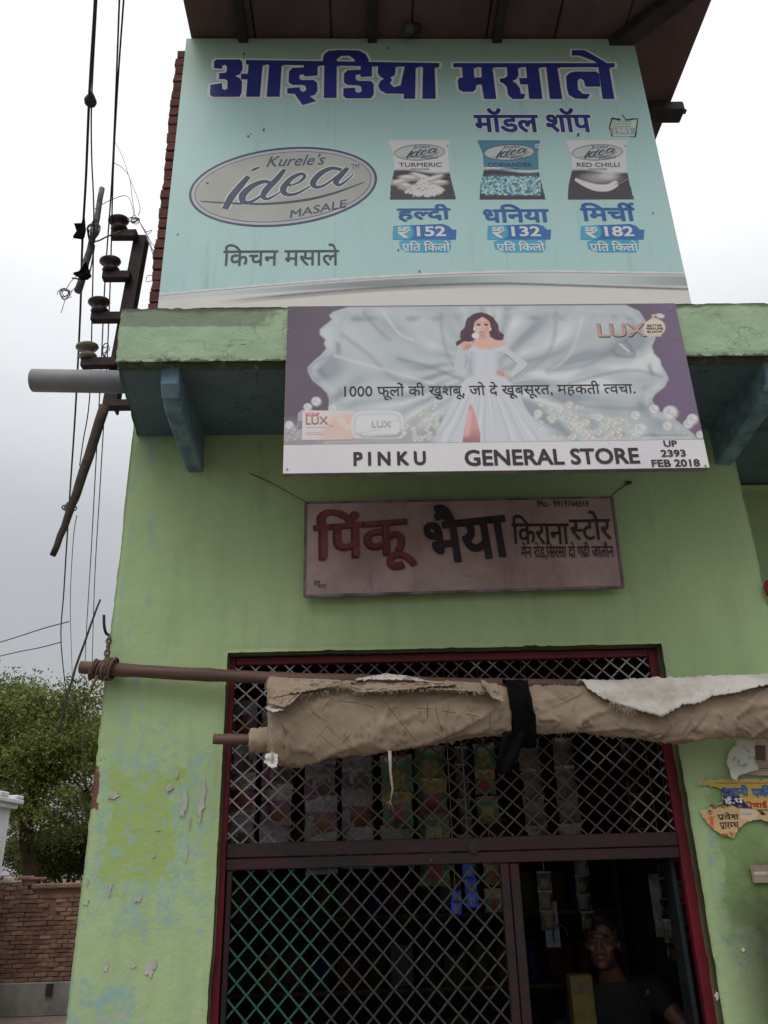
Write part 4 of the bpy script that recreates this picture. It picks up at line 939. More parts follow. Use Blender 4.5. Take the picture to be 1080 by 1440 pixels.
# ================================================================= gate
GW = thing('grille_gate', ((OX0+OX1)/2, W+.1, .15), 'maroon steel lattice gate and frame filling the shopfront opening', 'gate')
gy0, gy1 = W+.075, W+.115
def bar(name, x0, x1, z0, z1, mat, y0=gy0, y1=gy1, bev=.003):
    mb = MB(); mb.box(x0, x1, y0, y1, z0, z1, bev=bev); return obj(name, mb, mat, GW)
zt = OZ-.012
bar('frame_bar', OX0+.002, OX0+.034, .15, zt, M['red']); bar('frame_bar', OX1-.046, OX1-.002, .15, zt, M['red'])
bar('frame_bar', OX0+.036, OX1-.048, zt-.034, zt, M['red'])
mz = on(500, 1200, gy0)[2]
bar('rail', OX0+.036, OX1-.048, mz-.005, mz+.05, M['maroon'], gy0-.006); bar('rail', OX0+.036, OX1-.048, mz-.052, mz-.007, M['maroon'])
xm = on(716, 1215, gy0)[0]
bar('stile', xm-.038, xm-.002, .15, mz-.054, M['maroon']); bar('stile', xm+.002, xm+.042, .15, mz-.054, M['maroon'], gy0+.006)
bar('stile', OX0+.040, OX0+.062, .15, mz-.054, M['maroon'], gy0+.004, gy1-.004)
mb = MB(); p = on(666, 1193, gy0-.008); mb.lathe((p[0], gy0-.006, p[2]), [(.021, 0), (.021, .006), (.012, .008)], 16, (0, -1, 0)); obj('lock_boss', mb, M['iron'], GW)
def lattice(x0, x1, z0, z1, dx, dz, mat, w_, y, seed):
    s_ = dz/dx; n_ = 0
    for sg_ in (1, -1):
        k0 = int(math.floor((x0-(z1-z0)/s_)/dx))-1; k1 = int((x1+(z1-z0)/s_)/dx)+2
        for k in range(k0, k1):
            c = k*dx+seed; pts = []          # x = c + sg*(z-z0)/s_
            za, zb2 = z0, z1; xa = c; xb = c+sg_*(z1-z0)/s_
            # clip on x
            def zx(x): return z0+(x-c)*sg_*s_
            lo, hi = z0, z1
            zz = sorted((zx(x0), zx(x1))); lo, hi = max(lo, zz[0]), min(hi, zz[1])
            if hi-lo < .012: continue
            P = Vector((c+sg_*(lo-z0)/s_, y+sg_*.0024+rng.uniform(-.0003, .0003), lo)); Q = Vector((c+sg_*(hi-z0)/s_, y+sg_*.0024, hi))
            jog = rng.uniform(-.002, .002); P.x += jog; Q.x += jog; d = (Q-P).normalized(); nv = Vector((-d.z, 0, d.x))*w_/2; th = Vector((0, .002, 0))
            nseg = 3; V = []
            for q in range(nseg+1):
                R_ = P.lerp(Q, q/nseg)+Vector((rng.uniform(-.0012, .0012), 0, 0))
                V += [R_-nv-th, R_+nv-th, R_+nv+th, R_-nv+th]
            mb = MB(); mb.add(V, [(3, 2, 1, 0), tuple(4*nseg+i for i in range(4))]+[(4*q+i, 4*q+(i+1) % 4, 4*q+4+(i+1) % 4, 4*q+4+i) for q in range(nseg) for i in range(4)])
            obj('lattice_bar', mb, mat, GW); n_ += 1
    return n_
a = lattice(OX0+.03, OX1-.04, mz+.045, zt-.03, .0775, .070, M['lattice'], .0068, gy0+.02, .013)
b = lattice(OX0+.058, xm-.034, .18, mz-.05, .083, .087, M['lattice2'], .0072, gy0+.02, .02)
print('lattice bars', a, b)

# ================================================================= awning roll: bamboo, tarpaulin, ties
TY = 3.36
def pole(name, pts, r0, r1, mat, label, cat, nodes=5, group=None):
    P = [np.array(p) for p in pts]; n = 40; path, rr = [], []
    for k in range(n+1):
        t_ = k/n; q = t_*(len(P)-1); i = min(int(q), len(P)-2); p = P[i]*(1-(q-i))+P[i+1]*(q-i)
        p = p+np.array([0, fbm(t_*3, 1.3)*.006, fbm(t_*3, 7.7)*.008]); path.append(p)
        rr.append((r0*(1-t_)+r1*t_)*(1+.05*fbm(t_*9, 2.)+(.10 if any(abs(t_-(m+.5)/nodes) < .5/n for m in range(nodes)) else 0)))
    mb = MB(); mb.tube(path, rr, 12); o_ = obj(name, mb, mat, None, True); return tag(o_, label, cat, group)
pole('bamboo_pole', [on(113, 939, 3.50), on(380, 955, 3.47), on(720, 962, 3.42), on(1100, 968, 3.56)], .028, .025, M['bamboo'], 'upper brown bamboo pole tied to the left corner of the shop, carrying the tarpaulin', 'pole', 7)
pole('bamboo_pole', [on(300, 1040, 3.37), on(400, 1040, 3.37), on(720, 1008, 3.37), on(1100, 1005, 3.37)], .021, .02, M['bamboo'], 'lower thin bamboo pole sticking out of the left end of the rolled tarpaulin', 'pole', 7)
TA = thing('rolled_tarpaulin', (.7, TY, 2.0), 'brown patched tarpaulin awning rolled up on bamboo poles before the gate', 'tarpaulin')
def roll(name, tops, bots, mat, seed, nx=260, nv=64, depth=.075, wr=1.0, arc=(0, 1), push=0.0, x_end=None, ragged=None):
    """tops, bots: photograph outlines of the roll (its axis plane is TY)"""
    T_ = np.array([on(a, b, TY)[[0, 2]] for a, b in tops]); B_ = np.array([on(a, b, TY)[[0, 2]] for a, b in bots])
    x0, x1 = max(T_[0, 0], B_[0, 0]), min(T_[-1, 0], B_[-1, 0])
    V = []; xs = np.linspace(x0, x1, nx); full = arc == (0, 1)
    for i, x in enumerate(xs):
        zt_, zb2 = np.interp(x, T_[:, 0], T_[:, 1]), np.interp(x, B_[:, 0], B_[:, 1]); cz, h = (zt_+zb2)/2, (zt_-zb2)/2
        for j in range(nv):
            u_ = arc[0]+(arc[1]-arc[0])*j/(nv-(0 if full else 1)); a = 2*math.pi*u_+math.pi/2
            if ragged is not None and j == nv-1: a += ragged(x)
            ca, sa = math.cos(a), math.sin(a)
            # folds wind diagonally round the roll
            ph = x*26+a*1.6+seed; f1 = fbm(x*5+seed, a*1.2, 2)*1.1
            rid = 1-abs(math.sin(ph*.5+f1*2.3)); rid = rid**5
            rid2 = (1-abs(math.sin(x*19-a*2.1+seed*3+f1*3)))**9
            big = fbm(x*3.5+seed, a*.9, 5.)
            msk = min(1, max(0, .5+1.6*fbm(x*2.6+seed, a*.7+4, 9.)))
            c1 = (1-min(1, abs(mn.noise(Vector((x*4.2+a*.9+seed, a*.45-x*.8, 2.2)))*2.6)))**5; c2 = (1-min(1, abs(fbm(x*8+a*1.3+seed, a*1.7-x*2, 6.2))*3))**3
            d = wr*(.015*rid*msk+.012*rid2*(1-msk)-.010+.007*big+.012*c1)
            sag = -.5*max(0, -sa)*.012*math.sin(x*9+seed)
            V.append((x+fbm(a*2, x*2, seed)*.004, TY-(-ca if 0 else 0)+ (ca*(depth+d)) - push*0, cz+sa*(h+d)+sag))
            if push: 
                q = V[-1]; l = math.hypot(ca, sa); V[-1] = (q[0], q[1]+ca*push, q[2]+sa*push)
    Fc = []
    for i in range(nx-1):
        for j in range(nv if full else nv-1):
            j2 = (j+1) % nv; Fc.append((i*nv+j, i*nv+j2, (i+1)*nv+j2, (i+1)*nv+j))
    # inner spiral ends so the roll is not hollow
    mb = MB(); mb.add(V, Fc)
    if full:
        for e, i in ((0, 0), (1, nx-1)):
            ring = V[i*nv:(i+1)*nv]; c = np.mean(ring, 0); n0 = len(mb.v); rings = 5
            for r_ in range(1, rings+1):
                s_ = 1-r_/rings*.95
                for p in ring: mb.v.append((p[0]+(.012 if r_ % 2 else 0)*(1 if e == 0 else -1), c[1]+(p[1]-c[1])*s_, c[2]+(p[2]-c[2])*s_))
            for r_ in range(rings):
                A_ = i*nv if r_ == 0 else n0+(r_-1)*nv; B2 = n0+r_*nv
                for j in range(nv): mb.f.append((A_+j, A_+(j+1) % nv, B2+(j+1) % nv, B2+j)); mb.m.append(0)
    return obj(name, mb, mat, TA, True), xs, V
ltop = [(380, 962), (400, 955), (500, 957), (560, 958), (640, 960), (718, 962)]
lbot = [(372, 1070), (395, 1080), (440, 1078), (470, 1068), (540, 1060), (600, 1054), (660, 1042), (700, 1038), (718, 1036)]
roll('tarpaulin_roll', ltop, lbot, M['tarp'], 1.0)
rtop = [(730, 966), (760, 964), (840, 962), (960, 958), (1160, 950)]
rbot = [(730, 1030), (760, 1036), (820, 1034), (880, 1036), (945, 1046), (1000, 1046), (1060, 1040), (1160, 1030)]
roll('tarpaulin_roll', rtop, rbot, M['tarp'], 4.3, nx=240, depth=.06)
# small core sticking out by the lower pole
def sleeve(px0, px1, py0, py1, r_, Y, mat, name='wrapped_core'):
    P0, P1 = on(px0, py0, Y), on(px1, py1, Y); n = 14; V = []; k = 26
    for i in range(n+1):
        c = P0+(P1-P0)*i/n
        for j in range(k):
            a = 2*math.pi*j/k; r2 = r_*(1+.12*fbm(i*.5, math.cos(a)*1.5, math.sin(a)*1.5))*(1+.15*i/n)+(.004 if j % 9 < 2 else 0); V.append((c[0]+(rng.uniform(-.003, .003) if i == 0 else 0), c[1]+r2*math.cos(a), c[2]+r2*math.sin(a)))
    mb = MB(); mb.add(V, [(i*k+j, i*k+(j+1) % k, (i+1)*k+(j+1) % k, (i+1)*k+j) for i in range(n) for j in range(k)]); obj(name, mb, mat, TA, True)
sleeve(352, 392, 1041, 1040, .046, 3.37, M['tarp'])
# white lining folded over the top of the right roll, ragged lower edge
wedge = [(828, 972), (850, 985), (870, 992), (905, 1000), (930, 1006), (945, 1000), (960, 992), (985, 990), (1000, 982), (1030, 978), (1060, 972), (1080, 967), (1160, 960)]
WX = np.array([on(a, b, TY-.08)[0] for a, b in wedge]); WZ = np.array([on(a, b, TY-.08)[2] for a, b in wedge])
T2 = np.array([on(a, b, TY)[[0, 2]] for a, b in rtop]); B2_ = np.array([on(a, b, TY)[[0, 2]] for a, b in rbot])
V = []; nx, nv = 200, 26; x0, x1 = on(812, 960, TY)[0], T2[-1, 0]-.01
for i in range(nx):
    x = x0+(x1-x0)*i/(nx-1); zt_, zb2 = np.interp(x, T2[:, 0], T2[:, 1]), np.interp(x, B2_[:, 0], B2_[:, 1]); cz, h = (zt_+zb2)/2, (zt_-zb2)/2
    ze = np.interp(x, WX, WZ)+.006*fbm(x*60, 2.)+.004*fbm(x*160, 5.); sa_e = max(-.95, min(.97, (ze-cz)/h)); a_e = math.pi-math.asin(sa_e)
    if x < WX[0]: a_e = math.radians(70)+(a_e-math.radians(70))*max(0, (x-x0)/(WX[0]-x0))
    for j in range(nv):
        a = math.radians(58)+(a_e-math.radians(58))*j/(nv-1); f1 = fbm(x*9, a*2, 7.)
        d = .0125+.007*(1-abs(math.sin(x*16+a*2.2+f1*3)))**4+.006*f1+(.010*(j/(nv-1))**6)
        V.append((x, TY+math.cos(a)*(.06+d), cz+math.sin(a)*(h+d)))
mb = MB(); Fc = [(i*nv+j, i*nv+j+1, (i+1)*nv+j+1, (i+1)*nv+j) for i in range(nx-1) for j in range(nv-1)]; mb.add(V, Fc)
o_ = obj('white_lining', mb, M['lining'], TA, True); md = o_.modifiers.new('thick', 'SOLIDIFY'); md.thickness = .002; md.offset = 1
# loose torn flaps along the top of the left roll
def flap(edge_top, edge_bot, mat, name, off=.014, n=70, nv=14, rag=.006, seed=0., Y=TY, curl=.01):
    P = [on(a, b, Y-.07) for a, b in edge_top]; Q = [on(a, b, Y-.07) for a, b in edge_bot]
    px_ = [p[0] for p in P]; qx = [p[0] for p in Q]; V = []
    x0, x1 = max(px_[0], qx[0]), min(px_[-1], qx[-1])
    for i in range(n):
        x = x0+(x1-x0)*i/(n-1); zt_ = np.interp(x, px_, [p[2] for p in P]); zb2 = np.interp(x, qx, [p[2] for p in Q])+rag*fbm(x*70+seed, 1.)+rag*.8*fbm(x*190+seed, 4.)
        for j in range(nv):
            s_ = j/(nv-1); z_ = zt_+(zb2-zt_)*s_; ins = math.sin(min(1, max(0, s_+.12))*1.5)
            f1 = fbm(x*11+seed, s_*2, 3.)
            V.append((x+.004*fbm(s_*5, x*20, seed), Y-.040*ins-.035-off-.010*f1-.010*(1-abs(math.sin(x*38+s_*3+f1*4+seed)))**3-curl*s_**4, z_))
    mb = MB(); mb.add(V, [(i*nv+j, i*nv+j+1, (i+1)*nv+j+1, (i+1)*nv+j) for i in range(n-1) for j in range(nv-1)])
    o_ = obj(name, mb, mat, TA, True); md = o_.modifiers.new('thick', 'SOLIDIFY'); md.thickness = .002; return o_
flap([(376, 950), (420, 953), (460, 954), (500, 957)], [(376, 985), (400, 980), (430, 974), (455, 970), (480, 964), (500, 962)], M['tarp'], 'torn_flap', seed=1)
flap([(494, 957), (540, 957), (590, 957), (640, 962)], [(494, 973), (512, 976), (545, 974), (575, 972), (600, 968), (640, 966)], M['tarp'], 'torn_flap', off=.022, seed=5)
flap([(500, 954), (520, 949), (545, 946), (570, 948), (602, 956)], [(500, 958), (520, 957), (545, 957), (570, 957), (602, 960)], M['lining'], 'torn_flap', off=.006, seed=9)
flap([(600, 956), (650, 958), (700, 960)], [(600, 971), (650, 974), (680, 976), (700, 974)], M['tarp'], 'torn_flap', off=.016, seed=12, curl=.014)
flap([(380, 975), (400, 972), (425, 972)], [(380, 992), (400, 998), (410, 994), (425, 978)], M['tarp'], 'torn_flap', off=.03, seed=15, curl=.02)
flap([(374, 1060), (384, 1058), (392, 1062)], [(374, 1074), (384, 1082), (392, 1080)], M['lining'], 'torn_flap', off=.035, seed=19, n=20)
flap([(376, 994), (386, 992), (400, 996)], [(376, 1000), (386, 1004), (400, 1001)], M['lining'], 'torn_flap', off=.036, seed=21, n=20)
flap([(676, 955), (690, 962), (706, 972)], [(676, 968), (690, 985), (706, 990)], M['tarp'], 'torn_flap', off=.03, seed=25, n=26, curl=.02)
# frayed threads
mb = MB()
def fray(px0, py0, px1, py1, n, l, Y=TY-.105, dn=1, r_=.0008):
    for k in range(n):
        t_ = rng.random(); p = on(px0+(px1-px0)*t_, py0+(py1-py0)*t_, Y); L_ = l*rng.uniform(.3, 1)
        q = p+np.array([rng.uniform(-.6, .6)*L_, -.006, -dn*L_*rng.uniform(.4, 1)]); mb.tube([p, (p+q)/2+np.array([rng.uniform(-1, 1)*L_*.2, 0, 0]), q], r_, 3, False)
fray(494, 973, 640, 968, 90, .022); fray(376, 985, 500, 964, 50, .025); fray(505, 951, 600, 955, 60, .014, TY-.05, -1); fray(376, 955, 384, 1075, 80, .03)
fray(860, 985, 890, 995, 60, .05, TY-.09); fray(835, 975, 1080, 968, 40, .014, TY-.09); fray(640, 972, 700, 976, 40, .02)
obj('frayed_threads', mb, M['thread'], TA)['kind'] = 'stuff'
mb = MB(); p = on(548, 1056, TY-.05); mb.tube([p, on(549, 1085, TY-.06), on(552, 1110, TY-.05), on(549, 1128, TY-.05)], [.008, .006, .0045, .002], 5)
for q in ((546, 1138), (553, 1140), (543, 1130)): mb.tube([on(549, 1126, TY-.05), on(*q, TY-.05)], .0012, 4)
obj('hanging_strip', mb, M['thread'], TA, True)
# coarse stitches
def surf(px, py): 
    p = on(px, py, TY-.075-.012); zc = on(px, 1008, TY)[2]; h = .165 if px < 720 else .115; s_ = max(-.98, min(.98, (p[2]-zc)/h)); Y = TY-math.sqrt(1-s_*s_)*(.077 if px < 720 else .062)-.011
    return on(px, py, Y)
for a in [(476, 985, 504, 989), (511, 991, 526, 995), (545, 997, 562, 996), (586, 996, 607, 997), (601, 988, 601, 1010), (622, 1000, 641, 1003), (655, 1004, 674, 1008), (396, 1018, 404, 1034), (399, 1048, 402, 1062), (535, 980, 586, 1044), (440, 975, 432, 992), (690, 1000, 688, 1020), (612, 996, 622, 1030), (850, 985, 866, 990), (882, 993, 893, 1002), (905, 1004, 914, 1002)]:
    x0_, y0_, x1_, y1_ = a; pts = [surf(x0_+(x1_-x0_)*k/6, y0_+(y1_-y0_)*k/6+rng.uniform(-.4, .4)) for k in range(7)]
    mb = MB(); mb.tube(pts, .0016, 4); obj('stitch', mb, M['redstitch'] if a[0] == 545 else M['stitch'], TA)
# black cloth tie
mb = MB(); n, k = 16, 40; V = []
T3 = lambda px: (on(px, 1, TY)[0])
for i in range(n+1):
    s_ = i/n; px = 712+s_*32
    for j in range(k):
        a = 2*math.pi*j/k+math.pi/2; c = on(px+(3 if math.sin(a) < 0 else 0), 1003, TY); h = .138+.006*fbm(s_*6, a); rr = .087+.006*fbm(s_*7, a*2, 3)+.004*math.sin(s_*18+a)
        V.append((c[0]+.008*fbm(a, s_*2), TY+math.cos(a)*rr, c[2]+math.sin(a)*h))
mb.add(V, [(i*k+j, i*k+(j+1) % k, (i+1)*k+(j+1) % k, (i+1)*k+j) for i in range(n) for j in range(k)])
o_ = tag(obj('cloth_tie', mb, M['blackcloth'], None, True), 'black cloth tie wrapped round the middle of the rolled tarpaulin', 'tie')
pt = [on(a, b, TY-.07) for a, b in ((716, 1030), (738, 1030), (727, 1072), (708, 1090), (692, 1072), (690, 1036))]
V = []; n = 12
for i in range(n+1):
    s_ = i/n; L_ = on(708-14*s_, 1030+s_*56, TY-.06); R_ = on(738-22*s_**1.3, 1030+s_*60, TY-.06)
    for j in range(9):
        u_ = j/8; p = L_*(1-u_)+R_*u_; V.append((p[0], p[1]-.012*math.sin(u_*9+s_*2), p[2]+.006*fbm(u_*4, s_*4)))
mb = MB(); mb.add(V, [(i*9+j, i*9+j+1, i*9+10+j, i*9+9+j) for i in range(n) for j in range(8)])
o2 = obj('hanging_end', mb, M['blackcloth'], o_, True); md = o2.modifiers.new('thick', 'SOLIDIFY'); md.thickness = .004
# rope binding, hook and rod at the corner
RP = thing('rope_binding', tuple(on(143, 940, 3.48)), 'brown coir rope lashing the upper pole to the iron hook at the corner', 'rope')
mb = MB(); c = on(146, 941, 3.495)
for k in range(7):
    a0 = rng.uniform(-.5, .5); cx_ = c[0]-.045+k*.014; R_ = .035+rng.uniform(0, .012)
    mb.tube([(cx_+math.sin(a+a0)*.012, c[1]+math.cos(a)*R_, c[2]+math.sin(a)*R_) for a in [2*math.pi*q/14 for q in range(15)]], .0065, 6)
obj('coil', mb, M['rope'], RP, True)
mb = MB()
for e in (0, 1.6): mb.tube([on(148+e, 930, 3.47)+np.array([math.sin(q*1.1+e*2)*.006, math.cos(q*1.1+e*2)*.006, 0])*1 + (on(153, 895, 3.50)-on(148, 930, 3.47))*q/12 for q in range(13)], .0065, 5)
obj('strand', mb, M['rope'], RP, True)
mb = MB(); mb.tube([on(137, 950, 3.46), on(131, 962, 3.46), on(127, 975, 3.46)], [.008, .006, .004], 5); mb.tube([on(127, 975, 3.46), on(124, 1000, 3.46), on(122, 1010, 3.46)], .0018, 4); mb.tube([on(150, 950, 3.46), on(145, 958, 3.47), on(140, 962, 3.46)], [.004, .003, .002], 5)
obj('loose_end', mb, M['rope'], RP, True)
wire('iron_hook', [on(146, 865, 3.5), on(146.5, 880, 3.5), on(149, 890, 3.52), on(155, 894, 3.58), on(164, 897, 3.62)], .0065, M['iron'], 'bent black iron hook rising from the left corner of the green wall', 'hook', n=7)

# ================================================================= pipe, pole, insulators, wires on the left
mb = MB(); P0, P1 = on(46, 535, 3.35), np.array([-1.0, 3.35, on(200, 538, 3.35)[2]]); d = (P1-P0)/np.linalg.norm(P1-P0)
prof = [(.052, 0.0), (.052, .02)]
mb.lathe(P0, [(.050, .16), (.050, .001), (.055, 0.0), (.056, .002), (.056, np.linalg.norm(P1-P0))][1:], 32, d)
mb.f.pop(-2)   # leave the mouth open
n0 = len(mb.v); mb.lathe(P0, [(.0505, .0), (.0505, .3)], 32, d); mb.f.pop(-2)
tag(obj('drain_pipe', mb, M['pvc'], None, True), 'grey plastic drain pipe jutting out left from under the balcony slab', 'pipe')
PY_ = 3.9
EP = thing('line_bracket', tuple(on(190, 572, PY_)), 'dark leaning steel angle post with side arms holding wire insulators beside the building', 'pole')
def beam2(p, q, w_, th, mat, name, par):
    p, q = Vector(tuple(p)), Vector(tuple(q)); d = (q-p).normalized(); s_ = Vector((0, 1, 0)); u_ = d.cross(s_).normalized(); V = []
    # L-section: one flange facing us, one going back
    for c in (p, q):
        for a, b in ((-w_/2, 0), (w_/2, 0), (w_/2, w_), (w_/2-th, w_), (w_/2-th, th), (-w_/2, th)): V.append(c+u_*a+s_*b)
    mb = MB(); mb.add(V, [(0, 1, 2, 3, 4, 5)[::-1], (6, 7, 8, 9, 10, 11)]+[(i, (i+1) % 6, (i+1) % 6+6, i+6) for i in range(6)]); return obj(name, mb, mat, par)
beam2(on(197, 330, PY_), on(152, 574, PY_), .075, .012, M['iron'], 'post', EP)
arms = [((158, 333), (193, 336)), ((146, 391), (184, 394)), ((130, 449), (172, 452)), ((116, 513), (165, 515))]
for i, (a, b) in enumerate(arms):
    p, q = on(*a, PY_-.012), on(*b, PY_-.012); mb = MB(); mb.box(p[0], q[0], PY_-.05, PY_-.002, p[2]-.028, p[2]+.028, bev=.003); obj('arm', mb, M['iron'], EP)
    cx_, cz = p[0]+.022+.01, p[2]+.030; mt = M['porc'] if i == 3 else M['porc_dark']; s_ = .98
    s_ = .88
    cx_ += .012 if i < 3 else .0
    mb = MB(); prof = [(.03, 0), (.05, .006), (.058, .018), (.05, .03), (.034, .036), (.032, .05), (.036, .056), (.060, .064), (.072, .078), (.070, .090), (.05, .102), (.02, .108)]
    mb.lathe((cx_, PY_-.028, cz), [(r_*s_, z_*s_) for r_, z_ in prof], 24, (-.12, -.18, 1)); obj('insulator', mb, mt, EP, True)
mb = MB(); p = on(150, 570, PY_); mb.box(p[0]-.01, XL+.03, PY_-.03, PY_+.03, p[2]-.022, p[2]+.022, bev=.003); obj('arm', mb, M['iron'], EP)
def stick(pts, r0, r1, mat, label, n=14):
    P = [np.array(p) for p in pts]; path = []
    for k in range(n+1):
        q = k/n*(len(P)-1); i = min(int(q), len(P)-2); path.append(P[i]*(1-q+i)+P[i+1]*(q-i)+np.array([fbm(k*.4, 1., r0*99), 0, fbm(k*.4, 5.)])*.008)
    mb = MB(); mb.tube(path, [r0+(r1-r0)*k/n for k in range(n+1)], 8); return tag(obj('stick', mb, mat, None, True), label, 'stick')
stick([on(147, 572, PY_-.08), on(112, 680, PY_-.1), on(98, 720, PY_-.1), on(74, 781, PY_-.1)], .03, .016, M['stick'], 'dark stick slanting down left from the foot of the steel post')
stick([on(144, 265, 3.7), on(132, 330, 3.7), on(120, 372, 3.7), on(110, 410, 3.7)], .017, .022, M['stickpale'], 'short greyish stick tangled upright among the wires beside the hoarding')
stick([on(141, 843, 7), on(118, 905, 7), on(95, 975, 7), on(83, 1030, 7)], .009, .013, M['stick'], 'long thin dark rod leaning behind the wires above the tree')
# overhead wires: (points on the picture, height of the line)
def ow(pts, r, label, mat='wire', sag=0):
    return wire('overhead_wire', [onz(a, b, z_) for a, b, z_ in pts], r*.6, M[mat], label, 'wire', 'overhead wires on the left', n=5)
ow([(135, -40, 5.2), (134, 0, 5.2), (126, 130, 5.15), (121, 250, 5.1), (116, 340, 5.0), (113, 440, 4.9), (106, 580, 4.7), (98, 700, 4.5), (90, 830, 4.2), (86, 905, 4.1), (95, 990, 4.0)], .012, 'thick leftmost overhead wire with the clamp and black rags on it')
ow([(137.5, -40, 5.2), (136, 0, 5.2), (129, 140, 5.15), (129, 220, 5.05), (132, 300, 4.9), (130, 420, 4.7), (126, 560, 4.5), (117, 620, 4.4), (112, 655, 4.35)], .007, 'thin wire running beside the leftmost wire down to the slanting stick')
ow([(170, -40, 5.3), (168, 0, 5.3), (163, 130, 5.3), (157, 260, 5.25), (148, 390, 5.2), (142, 520, 5.0), (135, 650, 4.8), (128, 780, 4.5), (121, 900, 4.2), (118, 990, 4.0)], .008, 'overhead wire dropping past the dark insulators, left of the nearly touching pair')
ow([(177, -40, 5.3), (174, 0, 5.3), (165, 130, 5.3), (159, 250, 5.25), (155, 400, 5.2), (149, 540, 5.0), (141, 680, 4.8), (133, 820, 4.5), (129, 960, 4.0)], .008, 'rightmost overhead wire, closest to the hoarding')
ow([(108, 725, 4.3), (103, 760, 4.3), (99, 840, 4.2), (100, 900, 4.1), (103, 985, 4.0)], .006, 'short slack wire hanging below the slanting stick')
ow([(-30, 912, 4.6), (20, 897, 4.5), (60, 884, 4.4), (97, 874, 4.35)], .012, 'upper branch wire crossing the grey sky above the tree')
ow([(-30, 930, 4.5), (20, 918, 4.4), (55, 911, 4.3), (86, 903, 4.2)], .012, 'lower branch wire crossing the grey sky above the tree')
ow([(-20, 1162, 2.5), (60, 1177, 2.5), (125, 1190, 2.5)], .006, 'upper faint line strung before the dark tree', 'wire2'); ow([(-20, 1168, 2.4), (50, 1183, 2.4), (120, 1208, 2.4)], .006, 'lower faint line strung before the dark tree', 'wire2')
ow([(125, 1010, 3.4), (116, 1040, 3.2), (117, 1080, 3.0), (112, 1120, 2.8), (120, 1155, 2.6)], .012, 'loose line hanging down past the tree next to the wall corner', 'wire2')
# clamps and rags
mb = MB(); c = onz(127, 145, 5.15); mb.lathe(c-np.array([0, 0, .03]), [(.006, 0), (.026, .015), (.032, .035), (.02, .06), (.012, .075)], 10, (.1, -.3, 1)); mb.tube([c+np.array([0, 0, .04]), c+np.array([-.01, 0, .075])], .012, 6)
tag(obj('wire_clamp', mb, M['iron'], None, True), 'small dark clamp high on the leftmost overhead wire', 'clamp')
def rag(cx, cy, Y, pts, label):
    c = on(cx, cy, Y); mb = MB(); P = [on(cx+a, cy+b, Y+rng.uniform(-.03, .03)) for a, b in pts]; n = len(P); mb.add([c]+P, [(0, i+1, (i+1) % n+1) for i in range(n)])
    o_ = tag(obj('rag', mb, M['blackcloth']), label, 'rag', None); md = o_.modifiers.new('t', 'SOLIDIFY'); md.thickness = .015; return o_
rag(115, 322, 3.6, [(3, -20), (6, 2), (4, 12), (1, 15), (-12, 13), (-4, 4), (-8, -8), (-1, -8)], 'torn black rag with pointed ends caught on the leftmost wire')
rag(117, 385, 3.65, [(2, -16), (6, -6), (12, 4), (6, 9), (-2, 8), (-14, 1), (-6, -4)], 'black rag bundle at the lower end of the greyish stick')
def tangle(cx, cy, Y, w_, h_, n, r_, mat, label, tails=()):
    mb = MB(); c = on(cx, cy, Y)
    for k in range(n):
        ph = rng.uniform(0, 6.3); rx, rz = w_*rng.uniform(.4, 1), h_*rng.uniform(.4, 1); tx = rng.uniform(-1, 1)
        mb.tube([c+np.array([math.cos(a)*rx+tx*w_*.4, math.sin(a*1.3+ph)*w_*.3, math.sin(a)*rz]) for a in [ph+q*.5 for q in range(rng.randrange(7, 14))]], r_, 4, False)
    for tl in tails:
        P = [on(a, b, Y) for a, b in tl]; q = smooth_path([tuple(p) for p in P], 5) if len(P) > 2 else P; mb.tube(q, r_, 4)
    return tag(obj('wire_tangle', mb, M[mat], None), label, 'wire tangle')
tangle(133, 325, 3.66, .035, .10, 6, .0045, 'wire', 'looped black wire tangle round the greyish stick', [[(132, 340), (140, 338), (150, 333), (170, 325)], [(133, 345), (127, 380), (120, 392), (101, 391)]])
tangle(92, 413, 3.66, .035, .04, 9, .002, 'wire2', 'small bird-nest tangle of thin wire hanging left of the poles', [[(108, 388), (98, 398), (93, 408)], [(92, 420), (86, 440)], [(110, 400), (100, 410), (96, 412)]])
tangle(190, 309, 3.8, .035, .03, 9, .0022, 'wire2', 'thin wire tangle on top of the steel post by the hoarding', [[(162, 200), (172, 220), (182, 250), (194, 280), (197, 295), (194, 303)], [(159, 228), (172, 236), (182, 250), (186, 280), (190, 303)], [(133, 294), (150, 284), (170, 276), (180, 277), (186, 290), (188, 303)], [(192, 305), (203, 325), (212, 340), (220, 350), (222, 358), (214, 350), (205, 335)], [(194, 308), (206, 330), (214, 355), (220, 375)], [(203, 327), (214, 324), (208, 330)], [(196, 312), (210, 336), (218, 376), (222, 384)], [(220, 387), (208, 388), (206, 396), (216, 394), (219, 391)]])
tangle(148, 492, 3.86, .02, .05, 4, .003, 'wire', 'black wire curl hanging below the third insulator')
tangle(98, 714, 3.8, .03, .035, 7, .004, 'wire2', 'knot of pale wire tying the slanting stick to the line')
